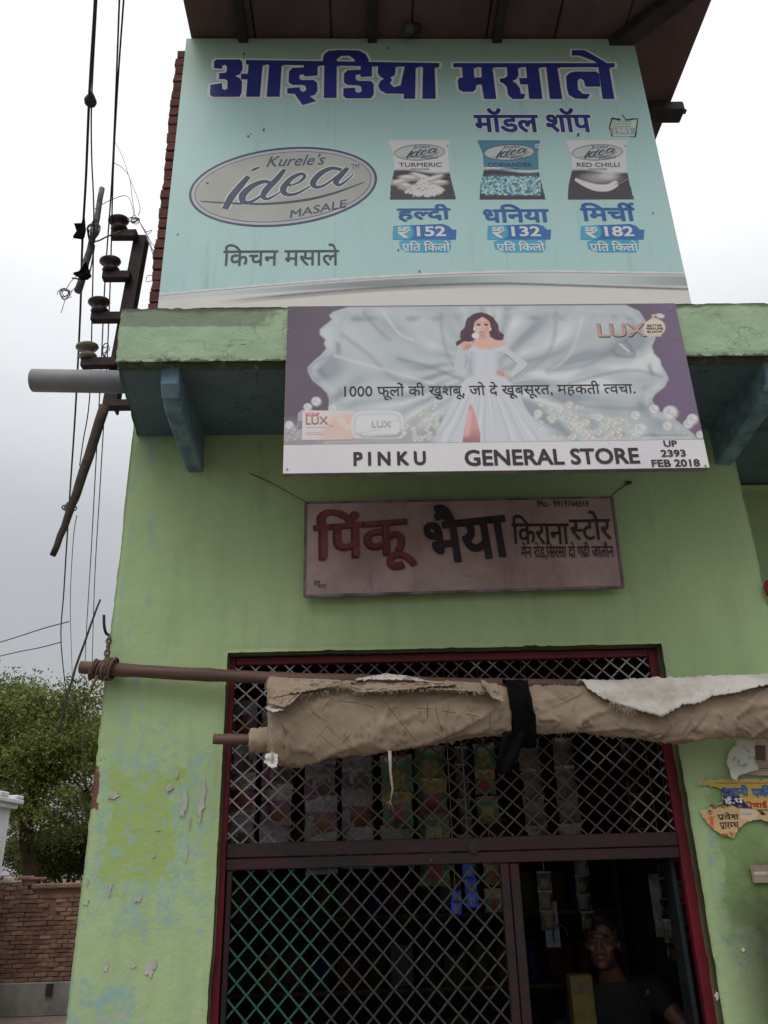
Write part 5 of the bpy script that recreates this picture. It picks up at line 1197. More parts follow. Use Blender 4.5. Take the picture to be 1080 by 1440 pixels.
# ================================================================= roof lamp, red cloth
LB = thing('ceiling_lamp', (.376, 3.45, 6.40), 'small round dark lamp fixed under the roof above the hoarding', 'lamp')
mb = MB(); mb.lathe((.40, 3.44, 6.449), [(.035, 0), (.035, .02), (.02, .03)], 16, (0, 0, -1)); obj('base', mb, M['beam'], LB, True)
mb = MB(); mb.lathe((.375, 3.43, 6.425), [(.008, -.02), (.03, .0), (.04, .02), (.036, .045), (.02, .06), (.004, .066)], 16, (-.8, -.3, -.3)); obj('globe', mb, simple('dusty_lamp_glass', (.08, .08, .085), None, 20, .3), LB, True)
mb = MB(); c = on(1079, 830, 3.55); V = []
for i in range(9):
    for j in range(10):
        a = 2*math.pi*j/10; s_ = i/8; r_ = (.008+.022*math.sin(s_*math.pi)**.6)*(1+.4*fbm(a, s_*3)); V.append((c[0]+.008+r_*math.cos(a), 3.535+r_*.5*math.sin(a), c[2]+.045-.09*s_))
mb.add(V, [(i*10+j, i*10+(j+1) % 10, i*10+10+(j+1) % 10, i*10+10+j) for i in range(8) for j in range(10)]+[tuple(range(10)), tuple(range(80, 90))])
tag(obj('red_bundle', mb, simple('red_cloth', (.30, .03, .05), (.16, .02, .03), 40, .85), None, True), 'small red cloth bundle hung at the right corner of the green wall', 'cloth')
# ================================================================= torn papers on the right pier
QY = 3.548
TP = thing('torn_poster', (on(1040, 1140, QY)[0], QY, on(1040, 1178, QY)[2]), 'torn yellow school poster pasted on the right pier below the tarpaulin', 'poster')
def paperc(x0, y0, x1, y1, nx, nz, Y=QY):
    a, b = on(x0, (y0+y1)/2, Y)[0], on(x1, (y0+y1)/2, Y)[0]; return Canvas(a, b, on((x0+x1)/2, y1, Y)[2], on((x0+x1)/2, y0, Y)[2], Y, nx, nz)
q6 = lambda L_: [(960+a/9, 1040+b/9) for a, b in L_]
cv = paperc(978, 1085, 1130, 1182, 190, 122)
cv.C[:] = lin((160, 134, 66)); cv.blend(np.clip((cv.py-1128)/10, 0, 1), (162, 134, 94)); cv.blend(np.clip(1-abs(cv.py-1096)/1.5, 0, 1), (40, 46, 82))
cv.poly(q6([(500, 600), (620, 640), (760, 760), (940, 860), (1400, 900), (1400, 930), (700, 870), (620, 830), (500, 830)]), (36, 38, 66), 1)
cv.poly(q6([(740, 740), (1400, 760), (1400, 900), (900, 880), (830, 840)]), (170, 136, 78), 1)
cv.poly(q6([(730, 870), (900, 880), (960, 930), (930, 1000), (860, 1030), (720, 1000)]), (168, 150, 130), 1.5)
cv.poly(q6([(940, 890), (1000, 900), (1060, 950), (1000, 960)]), (34, 34, 44), 1)
# little printed figure: plain child in red
cv.ell(*q6([(345, 925)])[0], 3.6, 3.8, (150, 92, 62), 0, .2); cv.poly(q6([(305, 905), (345, 890), (380, 915), (340, 912)]), (40, 26, 26), .6)
cv.poly(q6([(330, 970), (385, 970), (392, 1060), (400, 1120), (370, 1120), (340, 1060)]), (164, 84, 54), 1); cv.line(q6([(325, 980), (310, 1010)]), 1.6, (150, 92, 62)); cv.line(q6([(385, 1000), (408, 975)]), 1.6, (150, 92, 62))
for k in range(22): cv.line([(1006+k*5.5, 1101.5), (1010+k*5.5, 1101.5)], 1.3, (92, 66, 40), .8)
for k in range(6): cv.line(q6([(750+k*22, 935), (762+k*22, 950)]), 1.2, (70, 120, 150), .8)
cv.blend(np.clip(cv.nz2(.5, 3)-.5, 0, 1), (190, 180, 160), .35)
outl = q6([(190, 545), (250, 530), (330, 515), (450, 510), (1500, 500), (1500, 1180), (1190, 1130), (1080, 1050), (980, 1010), (900, 1020), (800, 1050), (740, 1100), (700, 1130), (640, 1245), (560, 1220), (450, 1180), (400, 1150), (330, 1080), (250, 985), (220, 900), (330, 890), (345, 830), (480, 815), (500, 760), (500, 640), (430, 600), (350, 605), (330, 575), (270, 580), (200, 590)])
cv.blend(np.clip(1-(-cv.sd(outl)-.3+cv.nz2(.9, 5)*.5)/1.1, 0, 1)*(cv.nz2(.3, 4) > -.3), (176, 168, 150), .8); cv.blend(np.clip(cv.nz2(.22, 14)-.6, 0, 1), (150, 136, 104), .6)
cv.build('printed_paper', M['paper'], TP, .0012, k=.5, mask=(cv.sd(outl)+cv.nz2(.9, 5)*.5+cv.nz2(2.2, 6)*.35 < 0))
pb = lambda tk, bx, m, off, **k: lettering(tk, bx, QY, M[m], TP, off, depth=.0022, **k)
M['pred'] = simple('red_poster_ink', alb(150, 48, 40), None, 20, .7); M['porange'] = simple('orange_poster_ink', alb(170, 84, 50), None, 20, .7)
pb(["दारानी"], (1016, 1104, 1052, 1121), 'blueb', .03, halo=(M['ink'], .03)); pb(["प", "~ब", "िलक"], (1057, 1104, 1100, 1121), 'blueb', .03, halo=(M['ink'], .03))
pb(["ई.प"], (1018, 1120, 1045, 1131), 'halo', .03); pb(["ीचाई का"], (1050, 1126, 1098, 1137), 'pred', .03)
pb(["प", "/", "वेश"], (1008, 1142, 1039, 1153), 'ink', .02); pb(["प", "/", "ार", "~म", "भ"], (1012, 1156, 1039, 1166), 'ink', .02); pb(["ाराल िव"], (1011, 1170, 1032, 1177), 'porange', .01)
pb(["शुल्क"], (998, 1131, 1028, 1137), 'ink', .02)
NP = thing('newspaper_sheet', (on(1075, 1075, QY)[0], QY, on(1075, 1094, QY)[2]), 'yellowed newspaper scrap pasted on the pier above the yellow poster', 'paper')
cv = paperc(1040, 1036, 1130, 1097, 110, 76)
cv.C[:] = lin((140, 128, 112)); cv.poly([(1060, 1048), (1076, 1048), (1077, 1070), (1062, 1069)], (78, 68, 66), 1)
for k in range(5):
    for j in range(16): cv.line([(1064+j*4, 1071+k*3.2+.2*j/16), (1067+j*4, 1071+k*3.2)], 1.1, (70, 62, 58), .75)
cv.line([(1062, 1080.5), (1120, 1081)], 1.6, (50, 42, 42), .9)
cv.build('printed_paper', M['paper'], NP, .0026, k=.5, mask=(cv.sd([(1050, 1040), (1125, 1036), (1125, 1093), (1060, 1091), (1040, 1088), (1045, 1078)])+cv.nz2(.6, 2)*.7 < 0))
cv = paperc(1018, 1040, 1072, 1100, 70, 76, QY-.02)
cv.C[:] = lin((168, 168, 160)); r = np.random.RandomState(4)
for k in range(16): cv.ell(r.uniform(1022, 1066), r.uniform(1046, 1094), r.uniform(1.5, 4), r.uniform(1.5, 3), (116, 134, 120), k, .5, .8)
ms = cv.sd([(1032, 1042), (1058, 1042), (1066, 1082), (1048, 1088), (1036, 1092), (1032, 1098), (1024, 1096), (1022, 1072), (1026, 1056)])+cv.nz2(.5, 8)*.5 < 0
lf = cv.build('loose_paper', M['paper'], None, 0, k=.5, mask=ms, origin=(on(1045, 1070, QY)[0], QY-.02, on(1045, 1096, QY)[2]))
me = lf.data; co = np.zeros(len(me.vertices)*3); me.vertices.foreach_get('co', co); co = co.reshape(-1, 3)
co[:, 1] += -.008*np.sin(co[:, 0]*60+co[:, 2]*25)-.010*np.cos(co[:, 2]*40)-.01; me.vertices.foreach_set('co', co.ravel()); me.update(); lf.modifiers.new('t', 'SOLIDIFY').thickness = .0008
tag(lf, 'crumpled white paper with greenish print hanging from under the tarpaulin', 'paper')
# small brown-red label
mb = MB(); c = on(1070, 1228, QY); mb.box(c[0]-.04, c[0]+.08, QY-.002, QY-.0008, c[2]-.035, c[2]+.03); o_ = obj('pasted_label', mb, simple('faded_red_label', (.28, .17, .13), (.33, .28, .2), 25, .85)); tag(o_, 'faded reddish paper label pasted low on the right pier', 'label')
mb = MB(); mb.box(c[0]-.03, c[0]+.07, QY-.0028, QY-.0021, c[2]-.006, c[2]+.006); obj('pale_band', mb, M['flake'], o_)
# ================================================================= inside the shop
MI = {}
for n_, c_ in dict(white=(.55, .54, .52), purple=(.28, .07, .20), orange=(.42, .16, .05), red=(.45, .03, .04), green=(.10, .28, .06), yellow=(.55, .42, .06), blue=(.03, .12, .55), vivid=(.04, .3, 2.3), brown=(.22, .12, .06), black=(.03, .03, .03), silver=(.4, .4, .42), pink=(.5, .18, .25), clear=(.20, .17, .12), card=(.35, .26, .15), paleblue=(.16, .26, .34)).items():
    MI[n_] = simple(n_+'_packet_film', tuple(x*.34 for x in c_), tuple(x*.15 for x in c_), 40, .3, .003, 30, spec=.5)  # film colours scaled down; the shop's dimness is put into them
def packet_mesh(w_, h_, t_, cols, layout_):
    """a puffed sachet with crimped ends and printed bands, hanging from its top edge"""
    mb = MB(); n, m = 8, 10; V = []
    for s_ in (-1, 1):
        for i in range(m+1):
            for j in range(n+1):
                u_, v_ = j/n, i/m; x = (u_-.5)*w_*(1-.05*math.sin(v_*math.pi)); z_ = -v_*h_
                b = t_/2*(math.sin(u_*math.pi)**.6)*(math.sin(v_*math.pi)**.7)+.0004; V.append((x, s_*b+.002*math.sin(u_*21+v_*8)*s_*math.sin(v_*math.pi), z_))
    mb.add(V, [])
    K = (n+1)*(m+1)
    for s_ in (0, 1):
        for i in range(m):
            for j in range(n):
                a = s_*K+i*(n+1)+j; q = (a, a+1, a+n+2, a+n+1); mb.f.append(q if s_ else q[::-1]); mb.m.append(layout_((j+.5)/n, (i+.5)/m))
    me = bpy.data.meshes.new('packet'); me.from_pydata(mb.v, [], mb.f)
    for c in cols: me.materials.append(MI[c])
    me.polygons.foreach_set('material_index', mb.m); me.polygons.foreach_set('use_smooth', [True]*len(mb.f)); return me
def lay_a(u, v): return 0 if v < .42 or v > .93 else (1 if v < .5 else (2 if (u-.6)**2+(v-.75)**2*1.2 < .06 else (3 if v > .8 or u < .3 else 1)))
def lay_b(u, v): return 0 if v < .12 else (1 if v < .38 else (2 if (u-.5)**2+(v-.62)**2 < .07 else 3))
PK = {'snack': packet_mesh(.15, .175, .03, ['white', 'purple', 'orange', 'silver'], lay_a), 'snackb': packet_mesh(.145, .17, .03, ['silver', 'white', 'brown', 'purple'], lay_a),
      'chips': packet_mesh(.15, .17, .04, ['red', 'green', 'yellow', 'green'], lay_b), 'chipsb': packet_mesh(.14, .16, .035, ['yellow', 'yellow', 'red', 'green'], lay_b),
      'gold': packet_mesh(.10, .14, .03, ['silver', 'clear', 'brown', 'clear'], lay_b), 'sachet': packet_mesh(.07, .085, .01, ['silver', 'black', 'brown', 'black'], lay_b),
      'blue': packet_mesh(.09, .09, .02, ['vivid', 'vivid', 'white', 'vivid'], lay_b)}
def strip(px, py, Y, kind, n, pitch, label, sc=1.0, stagger=0, cat='packet strip'):
    p = on(px, py, Y); th = thing('packet_strip', tuple(p), label, cat, 'strips of packets hanging inside the shop')
    mb = MB(); top = 3.44-p[2]; mb.tube([p, p+np.array([0, 0, top])], .0015, 4); mb.tube([p+np.array([0, .006, 0]), p+np.array([0, .006, -pitch*n+.02])], .0012, 4); obj('string', mb, M['thread'], th)
    for k in range(n):
        o_ = bpy.data.objects.new('packet', PK[kind] if k % 2 == 0 or kind+'b' not in PK else PK[kind+'b']); COL.objects.link(o_); o_.parent = th
        o_.location = (rng.uniform(-.006, .006), -.004-.006*(k % 2), -pitch*k); o_.rotation_euler = (rng.uniform(-.08, .08), rng.uniform(-.05, .05), rng.uniform(-.35, .35)); o_.scale = (sc, sc, sc)
    return th
strip(343, 985, 3.84, 'snack', 4, .165, 'leftmost strip of white snack packets close behind the grille')
strip(392, 1000, 3.87, 'snack', 4, .165, 'second strip of white and purple packets from the left, behind the grille')
strip(452, 1020, 3.84, 'snack', 4, .155, 'strip of white packets below the left tarpaulin roll, left one of a close pair')
strip(502, 1010, 3.87, 'snack', 4, .16, 'strip of white packets just left of the dangling cloth strip')
strip(556, 1062, 3.85, 'chips', 3, .15, 'strip of red and green packets right behind the dangling cloth strip')
strip(604, 1048, 3.95, 'chips', 4, .15, 'strip of yellow and green packets at the middle of the upper grille')
strip(648, 1050, 4.05, 'sachet', 7, .08, 'strip of small dark sachets left of the black cloth end')
strip(680, 1045, 3.95, 'chips', 3, .12, 'short strip of yellow packets behind the hanging black cloth end', .7)
strip(742, 1040, 3.85, 'gold', 4, .125, 'left strip of brown packets right of the black cloth tie')
strip(788, 1038, 3.87, 'gold', 4, .125, 'right strip of brown packets right of the black cloth tie')
strip(880, 1046, 4.2, 'sachet', 6, .08, 'strip of dark sachets under the right half of the tarpaulin')
strip(660, 1215, 3.85, 'blue', 3, .058, 'bright blue packets behind the lower grille', .62)
strip(640, 1252, 3.87, 'blue', 2, .048, 'lower left cluster of blue packets behind the lower grille', .5)
strip(690, 1212, 4.0, 'chipsb', 2, .11, 'yellow packets beside the gate stile', .6)
strip(765, 1225, 4.1, 'sachet', 3, .08, 'dark sachets hung above the pale blue sheet in the doorway')
strip(815, 1205, 4.3, 'sachet', 4, .08, 'narrow strip of sachets above the man')
strip(930, 1205, 4.0, 'sachet', 5, .085, 'strip of dark sachets in the right of the doorway')
strip(950, 1210, 4.0, 'sachet', 4, .085, 'strip of dark sachets nearest the right gate post')
# shelves with goods along back and left
def shelf(name, x0, x1, y0, y1, zs, label):
    th = thing(name, ((x0+x1)/2, (y0+y1)/2, .15), label, 'shelf')
    mb = MB(); 
    for x in (x0, x1-.03): mb = MB(); mb.box(x, x+.03, y0, y1, .15, zs[-1]+.1); obj('upright', mb, M['shelf'], th)
    for z_ in zs: mb = MB(); mb.box(x0+.032, x1-.032, y0, y1, z_-.025, z_); obj('board', mb, M['shelf'], th)
    return th
zs = [.5, .9, 1.3, 1.7, 2.1, 2.5]
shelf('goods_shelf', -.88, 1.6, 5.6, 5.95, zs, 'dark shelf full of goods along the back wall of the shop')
jarm = {}
for q, c in enumerate(('card', 'clear', 'red', 'yellow', 'white', 'blue', 'green', 'brown')):
    mb = MB()
    if q % 2: mb.lathe((0, 0, 0), [(.055, 0), (.06, .01), (.06, .15), (.045, .17), (.048, .175), (.048, .2), (.04, .205)], 12)
    else: mb.box(-.07, .07, -.05, .05, 0, .2, bev=.004)
    me = bpy.data.meshes.new('goods'); me.from_pydata(mb.v, [], mb.f); me.materials.append(simple(c+'_dimmed_goods', tuple(MI[c].node_tree.nodes['Mix'].inputs[6].default_value[k]*.38 for k in range(3)), None, 20, .7)); jarm[q] = me  # scaled down again, so the back shelf's shade sits in the base colour
ORD = 'first second third fourth fifth sixth seventh eighth ninth tenth eleventh twelfth thirteenth fourteenth fifteenth'.split(); LEV = ['lowest', 'second lowest', 'third lowest', 'third highest', 'second highest', 'highest']
for zi, z_ in enumerate(zs):
    x = -.78; k = zi
    while x < 1.5:
        q = (k*5+zi) % 8; o_ = bpy.data.objects.new('jar' if q % 2 else 'carton', jarm[q]); COL.objects.link(o_); o_.location = (x, 5.72, z_); o_.scale = (1, 1, rng.uniform(.8, 1.2))
        kd = 'jar' if q % 2 else 'carton'; cl = ['brown', 'clear', 'red', 'yellow', 'white', 'blue', 'green', 'dark brown'][q]
        tag(o_, cl+' '+kd+', '+ORD[k-zi]+' from the left on the '+LEV[zi]+' back shelf', kd, 'goods on the back shelf'); x += .165; k += 1
# pale blue sheet, yellow carton, plastic bag, counter
c0, c1 = on(763, 1268, 4.35), on(786, 1332, 4.35)
mb = MB(); mb.box(c0[0], c1[0]+.01, 4.35, 4.36, c1[2], c0[2]); ps = tag(obj('wall_sheet', mb, MI['paleblue']), 'pale blue printed sheet hanging in the doorway, left of the man', 'sheet')
mb = MB(); mb.box(c0[0]+.004, c0[0]+.04, 4.347, 4.3495, c1[2]+.12, c0[2]-.03); obj('white_print', mb, MI['white'], ps)
mb = MB(); mb.tube([(c0[0]+.07+.035*math.cos(a), 4.346, c1[2]+.05+.045*math.sin(a)) for a in [k*.35 for k in range(12)]], .004, 5); obj('curved_print', mb, M['iron'], ps)
c0 = on(801, 1372, 4.08); mb = MB(); mb.box(c0[0], c0[0]+.10, 4.08, 4.16, .812, c0[2], bev=.004)
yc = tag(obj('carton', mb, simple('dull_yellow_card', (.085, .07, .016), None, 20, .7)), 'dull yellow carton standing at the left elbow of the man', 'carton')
mb = MB(); mb.box(c0[0]+.01, c0[0]+.09, 4.0765, 4.079, c0[2]-.07, c0[2]-.03); obj('printed_band', mb, MI['brown'], yc)
c0 = on(941, 1235, 4.0); mb = MB(); V = []
for s_ in (0, 1):
    for i in range(9):
        for j in range(7):
            u_, v_ = j/6, i/8; V.append((c0[0]-.08+.16*u_, 4.05+(.03*math.sin(u_*math.pi)*math.sin(v_*math.pi)+.004*fbm(u_*6, v_*6, s_))*(-1 if s_ else 1), c0[2]+.02-.26*v_))
mb.add(V, [tuple((s_*63+i*7+j+k for k in ((0, 1, 8, 7) if s_ else (7, 8, 1, 0)))) for s_ in (0, 1) for i in range(8) for j in range(6)])
tag(obj('plastic_bag', mb, simple('dull_plastic_film', (.13, .12, .11), (.04, .04, .04), 14, .25, .004, 20), None, True), 'hanging plastic bag in the upper right of the dark doorway', 'bag')
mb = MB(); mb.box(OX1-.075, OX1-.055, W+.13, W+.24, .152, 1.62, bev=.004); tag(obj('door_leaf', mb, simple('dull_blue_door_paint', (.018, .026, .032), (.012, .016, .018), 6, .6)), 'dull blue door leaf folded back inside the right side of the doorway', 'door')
CT = thing('shop_counter', (1.0, 3.92, .15), 'dark wooden counter inside the shop doorway', 'counter')
mb = MB(); mb.box(.66, 1.00, 3.95, 4.20, .78, .81, bev=.004); obj('counter_top', mb, M['shelf'], CT)
mb = MB(); mb.box(.68, .98, 3.97, 4.0, .152, .778); mb.box(.68, .71, 4.002, 4.18, .152, .778); mb.box(.95, .98, 4.002, 4.18, .152, .778); obj('counter_front', mb, M['shelf'], CT)
# ================================================================= the shopkeeper
hp = on(847, 1326, 4.38); HX, HYY, HZ = hp[0], 4.38, hp[2]       # head centre
def skin_body(nodes, edges, subd=1):
    me = bpy.data.meshes.new('b'); me.from_pydata([n[0] for n in nodes], edges, [])
    o_ = bpy.data.objects.new('b', me); COL.objects.link(o_); o_.modifiers.new('s', 'SKIN')
    for i, n in enumerate(nodes):
        sv = me.skin_vertices[0].data[i]; sv.radius = n[1] if isinstance(n[1], tuple) else (n[1], n[1]); sv.use_root = (i == 0)
    m_ = o_.modifiers.new('u', 'SUBSURF'); m_.levels = subd; m_.render_levels = subd
    bpy.context.view_layer.update(); r_ = bpy.data.meshes.new_from_object(o_.evaluated_get(bpy.context.evaluated_depsgraph_get()))
    V = [tuple(v.co) for v in r_.vertices]; Fc = [tuple(p.vertices) for p in r_.polygons]; bpy.data.objects.remove(o_); bpy.data.meshes.remove(r_); return V, Fc
def ellipsoid(c, r_, n=16, m=12, fn=None, q=None):
    V = []
    for i in range(m+1):
        th_ = math.pi*i/m
        for j in range(n):
            a = 2*math.pi*j/n; v = Vector((math.sin(th_)*math.cos(a)*r_[0], math.sin(th_)*math.sin(a)*r_[1], math.cos(th_)*r_[2]))
            if q is not None: v = q@v
            V.append((c[0]+v.x, c[1]+v.y, c[2]+v.z))
    return V, [(i*n+j, i*n+(j+1) % n, (i+1)*n+(j+1) % n, (i+1)*n+j) for i in range(m) for j in range(n)]
def fuse(parts, name, mat, parent, voxel, sm=3, fac=.5):
    mb = MB()
    for V, Fc in parts: mb.add(V, Fc)
    o_ = obj('tmpf', mb, mat, None); md = o_.modifiers.new('r', 'REMESH'); md.mode = 'VOXEL'; md.voxel_size = voxel
    s2 = o_.modifiers.new('s', 'SMOOTH'); s2.iterations = sm; s2.factor = fac
    bpy.context.view_layer.update(); me = bpy.data.meshes.new_from_object(o_.evaluated_get(bpy.context.evaluated_depsgraph_get())); off = np.array(o_.location)
    base = np.array(root_of(parent)); co = np.zeros(len(me.vertices)*3); me.vertices.foreach_get('co', co); co = co.reshape(-1, 3)+off-base; me.vertices.foreach_set('co', co.ravel())
    bpy.data.objects.remove(o_); me.name = name; me.polygons.foreach_set('use_smooth', [True]*len(me.polygons)); me.materials.clear(); me.materials.append(mat); me.update(); return link(name, me, parent)
MAN = thing('person', (HX+.03, HYY+.12, .15), 'seated man in a black t-shirt behind the counter in the dark doorway', 'person')
M['skin'] = simple('brown_skin', (.16, .08, .05), (.12, .06, .038), 30, .5, .0006, 200, spec=.4)  # skin tone lowered to carry the doorway's shade
M['hair'] = simple('black_hair', (.012, .010, .009), (.02, .017, .015), 80, .5, .003, 260)
M['shirt'] = simple('black_tshirt', (.014, .014, .016), (.022, .022, .024), 8, .9, .003, 30)
M['trouser'] = simple('dark_trousers', (.03, .03, .04), None, 8, .9)
tw = Matrix.Rotation(D2R(-24), 3, 'Z')@Matrix.Rotation(D2R(-7), 3, 'X')
def hp_(x, y, z): v = tw@Vector((x, y, z)); return (HX+v.x, HYY+v.y, HZ+v.z)       # head frame, -y is the face
nk = Vector((HX+.035, HYY+.045, HZ-.125)); ch = Vector((HX+.06, HYY+.10, HZ-.29)); pv = Vector((HX+.05, HYY+.20, HZ-.72))
sl, sr = Vector((HX-.11, HYY+.10, HZ-.205)), Vector((HX+.235, HYY+.07, HZ-.205))
el, er = Vector((HX-.19, HYY-.04, HZ-.44)), Vector((HX+.33, HYY-.06, HZ-.36))
wl, wr = Vector((HX-.03, HYY-.22, .645)), Vector((HX+.20, HYY-.24, .645))
kl, kr = Vector((HX-.03, HYY-.26, pv.z+.02)), Vector((HX+.20, HYY-.26, pv.z+.02)); fl, fr = Vector((HX-.03, HYY-.24, .20)), Vector((HX+.22, HYY-.22, .20))
nodes = [(pv, (.12, .10)), (Vector((HX+.05, HYY+.16, HZ-.52)), (.105, .08)), (ch, (.12, .08)), (Vector((HX+.045, HYY+.075, HZ-.185)), (.085, .06)), (nk, .052), (Vector(hp_(0, .01, -.06)), .055),
         (sl, .058), (el, .042), (wl, .028), (sr, .058), (er, .042), (wr, .028), (kl, .068), (fl, .042), (fl+Vector((0, -.10, -.02)), .035), (kr, .068), (fr, .042), (fr+Vector((0, -.10, -.02)), .035),
         (pv+Vector((-.09, -.03, 0)), .085), (pv+Vector((.09, -.03, 0)), .085)]
edges = [(0, 1), (1, 2), (2, 3), (3, 4), (4, 5), (2, 6), (6, 7), (7, 8), (2, 9), (9, 10), (10, 11), (0, 18), (18, 12), (12, 13), (13, 14), (0, 19), (19, 15), (15, 16), (16, 17)]
parts = [skin_body(nodes, edges, 2)]
qh = tw.to_quaternion()
parts += [ellipsoid(hp_(0, .012, .028), (.074, .092, .088), q=qh), ellipsoid(hp_(0, -.018, -.045), (.056, .070, .066), q=qh), ellipsoid(hp_(0, -.060, -.092), (.026, .026, .022), q=qh),
          ellipsoid(hp_(0, -.093, -.030), (.012, .015, .015), q=qh), ellipsoid(hp_(0, -.088, -.005), (.009, .012, .032), q=qh), ellipsoid(hp_(-.015, -.090, -.036), (.009, .010, .008), q=qh), ellipsoid(hp_(.015, -.090, -.036), (.009, .010, .008), q=qh),
          ellipsoid(hp_(0, -.080, .026), (.052, .014, .009), q=qh), ellipsoid(hp_(-.042, -.058, -.022), (.020, .020, .016), q=qh), ellipsoid(hp_(.042, -.058, -.022), (.020, .020, .016), q=qh),
          ellipsoid(hp_(0, -.086, -.059), (.022, .011, .0055), q=qh), ellipsoid(hp_(0, -.085, -.069), (.020, .011, .006), q=qh),
          ellipsoid(hp_(-.077, .010, -.008), (.008, .020, .030), q=qh), ellipsoid(hp_(.079, .010, -.008), (.008, .020, .030), q=qh)]
# hands resting on the counter: palm, four fingers, thumb
for wv_, sgn in ((wl, 1), (wr, -1)):
    d = Vector((.55*sgn, -.8, 0)).normalized(); s_ = Vector((-d.y, d.x, 0))
    parts.append(ellipsoid(wv_+d*.045+Vector((0, 0, -.012)), (.040, .046, .017), q=Matrix.Rotation(math.atan2(d.y, d.x)+math.pi/2, 3, 'Z').to_quaternion()))
    for k, L_ in enumerate((.066, .075, .070, .055)):
        b = wv_+d*.075+s_*(k-1.5)*.019+Vector((0, 0, -.012)); mb = MB(); mb.tube([b-d*.02, b+d*L_*.45+Vector((0, 0, .006)), b+d*L_*.8+Vector((0, 0, -.004)), b+d*L_+Vector((0, 0, -.014))], [.0095, .009, .008, .006], 8); parts.append((mb.v, mb.f))
    b = wv_+d*.02-s_*.03*sgn; mb = MB(); mb.tube([b, b-s_*.025*sgn+d*.03, b-s_*.03*sgn+d*.055], [.012, .0105, .008], 8); parts.append((mb.v, mb.f))
fuse(parts, 'body', M['skin'], MAN, .0065, 3)
# shirt: same frame, a little larger, cut at neck, sleeves and hem
nodes2 = [(Vector((HX+.05, HYY+.18, HZ-.66)), (.145, .125)), (nodes[1][0], (.145, .115)), (ch, (.165, .115)), (Vector((HX+.045, HYY+.095, HZ-.215)), (.115, .07)), (sl, .076), (sl.lerp(el, .7), .060), (sr, .076), (sr.lerp(er, .62), .060)]
fuse([skin_body(nodes2, [(0, 1), (1, 2), (2, 3), (2, 4), (4, 5), (2, 6), (6, 7)], 2)], 'tshirt', M['shirt'], MAN, .008, 2)
nodes3 = [(pv, (.145, .125)), (pv+Vector((-.09, -.03, 0)), .10), (kl, .083), (fl+Vector((0, 0, .05)), .06), (pv+Vector((.09, -.03, 0)), .10), (kr, .083), (fr+Vector((0, 0, .05)), .06)]
fuse([skin_body(nodes3, [(0, 1), (1, 2), (2, 3), (0, 4), (4, 5), (5, 6)], 1)], 'trousers', M['trouser'], MAN, .012, 2)
hs = [ellipsoid(hp_(0, .026, .046), (.083, .096, .086), q=qh), ellipsoid(hp_(-.01, -.035, .100), (.055, .048, .030), q=qh), ellipsoid(hp_(0, .07, -.01), (.066, .045, .06), q=qh), ellipsoid(hp_(.072, -.012, .03), (.014, .022, .035), q=qh), ellipsoid(hp_(-.072, -.012, .03), (.014, .022, .035), q=qh)]
fuse(hs, 'hair', M['hair'], MAN, .006, 2)
for sx_ in (-.029, .029):
    mb = MB(); mb.add(*ellipsoid(hp_(sx_, -.073, .006), (.0125, .012, .008), q=qh)); e_ = obj('eye', mb, simple('eye_white', (.16, .14, .12), None, 9, .2), MAN, True)
    mb = MB(); mb.add(*ellipsoid(hp_(sx_*1.02, -.0815, .006), (.0052, .0042, .0055), q=qh)); obj('iris', mb, M['hair'], e_, True)
    mb = MB(); mb.tube([hp_(sx_+a, -.088-(.0 if abs(a) < .012 else -.006), .027-abs(a)*.15) for a in (-.02, -.008, .008, .02)], [.002, .0042, .0042, .002], 6); obj('eyebrow', mb, M['hair'], MAN, True)
mb = MB(); mb.tube([hp_(a, -.096+abs(a)*.5, -.051-abs(a)*.2) for a in (-.022, -.01, 0, .01, .022)], [.002, .004, .004, .004, .002], 6); obj('moustache', mb, M['hair'], MAN, True)
M['stubble'] = simple('dark_stubble', (.075, .045, .035), (.03, .02, .018), 200, .8)
b_ = MB(); V, Fc = ellipsoid(hp_(0, -.012, -.062), (.0595, .070, .058), 24, 16, q=qh); keep = [f for f in Fc if all((Vector(V[i])-Vector(hp_(0, 0, -.052))).z < (.0 if abs((tw.inverted()@(Vector(V[i])-Vector((HX, HYY, HZ)))).x) > .03 else -.022) for i in f)]
b_.add(V, keep); obj('beard', b_, M['stubble'], MAN, True)
ST = thing('stool', (HX+.05, HYY+.2, .15), 'dark wooden stool the shopkeeper sits on', 'stool')
sz_ = pv.z-.12; mb = MB(); mb.lathe((HX+.05, HYY+.2, sz_-.03), [(.17, 0), (.17, .03)], 20); obj('seat', mb, M['shelf'], ST)
for a in (45, 135, 225, 315): mb = MB(); mb.tube([(HX+.05+.12*math.cos(D2R(a)), HYY+.2+.12*math.sin(D2R(a)), sz_-.03), (HX+.05+.15*math.cos(D2R(a)), HYY+.2+.15*math.sin(D2R(a)), .15)], .016, 8); obj('leg', mb, M['shelf'], ST)

# ================================================================= far left: white house corner, brick wall, trees
hr = on(26, 1130, 11.0); ht = on(20, 1126, 11.0)[2]
WH = thing('white_house', (hr[0]-1.5, 9.0, 0), 'white plastered building corner at the left edge before the brick wall', 'building')
M['whitep'] = simple('white_limewash', (.66, .70, .68), (.52, .56, .55), 2.5, .85, .003, 20)
def boxp(x0, x1, y0, y1, z0, z1, m, par, name, bev=0): mb = MB(); mb.box(x0, x1, y0, y1, z0, z1, bev=bev); return obj(name, mb, m, par)
boxp(hr[0]-3.0, hr[0]-.09, 7.2, 11.0, 0, ht-.10, M['whitep'], WH, 'wall')
boxp(hr[0]-3.0, hr[0]-.02, 7.15, 11.05, ht-.10, ht-.045, M['whitep'], WH, 'cornice', .008); boxp(hr[0]-3.0, hr[0]+.03, 7.1, 11.1, ht-.043, ht+.01, M['whitep'], WH, 'cornice', .01)
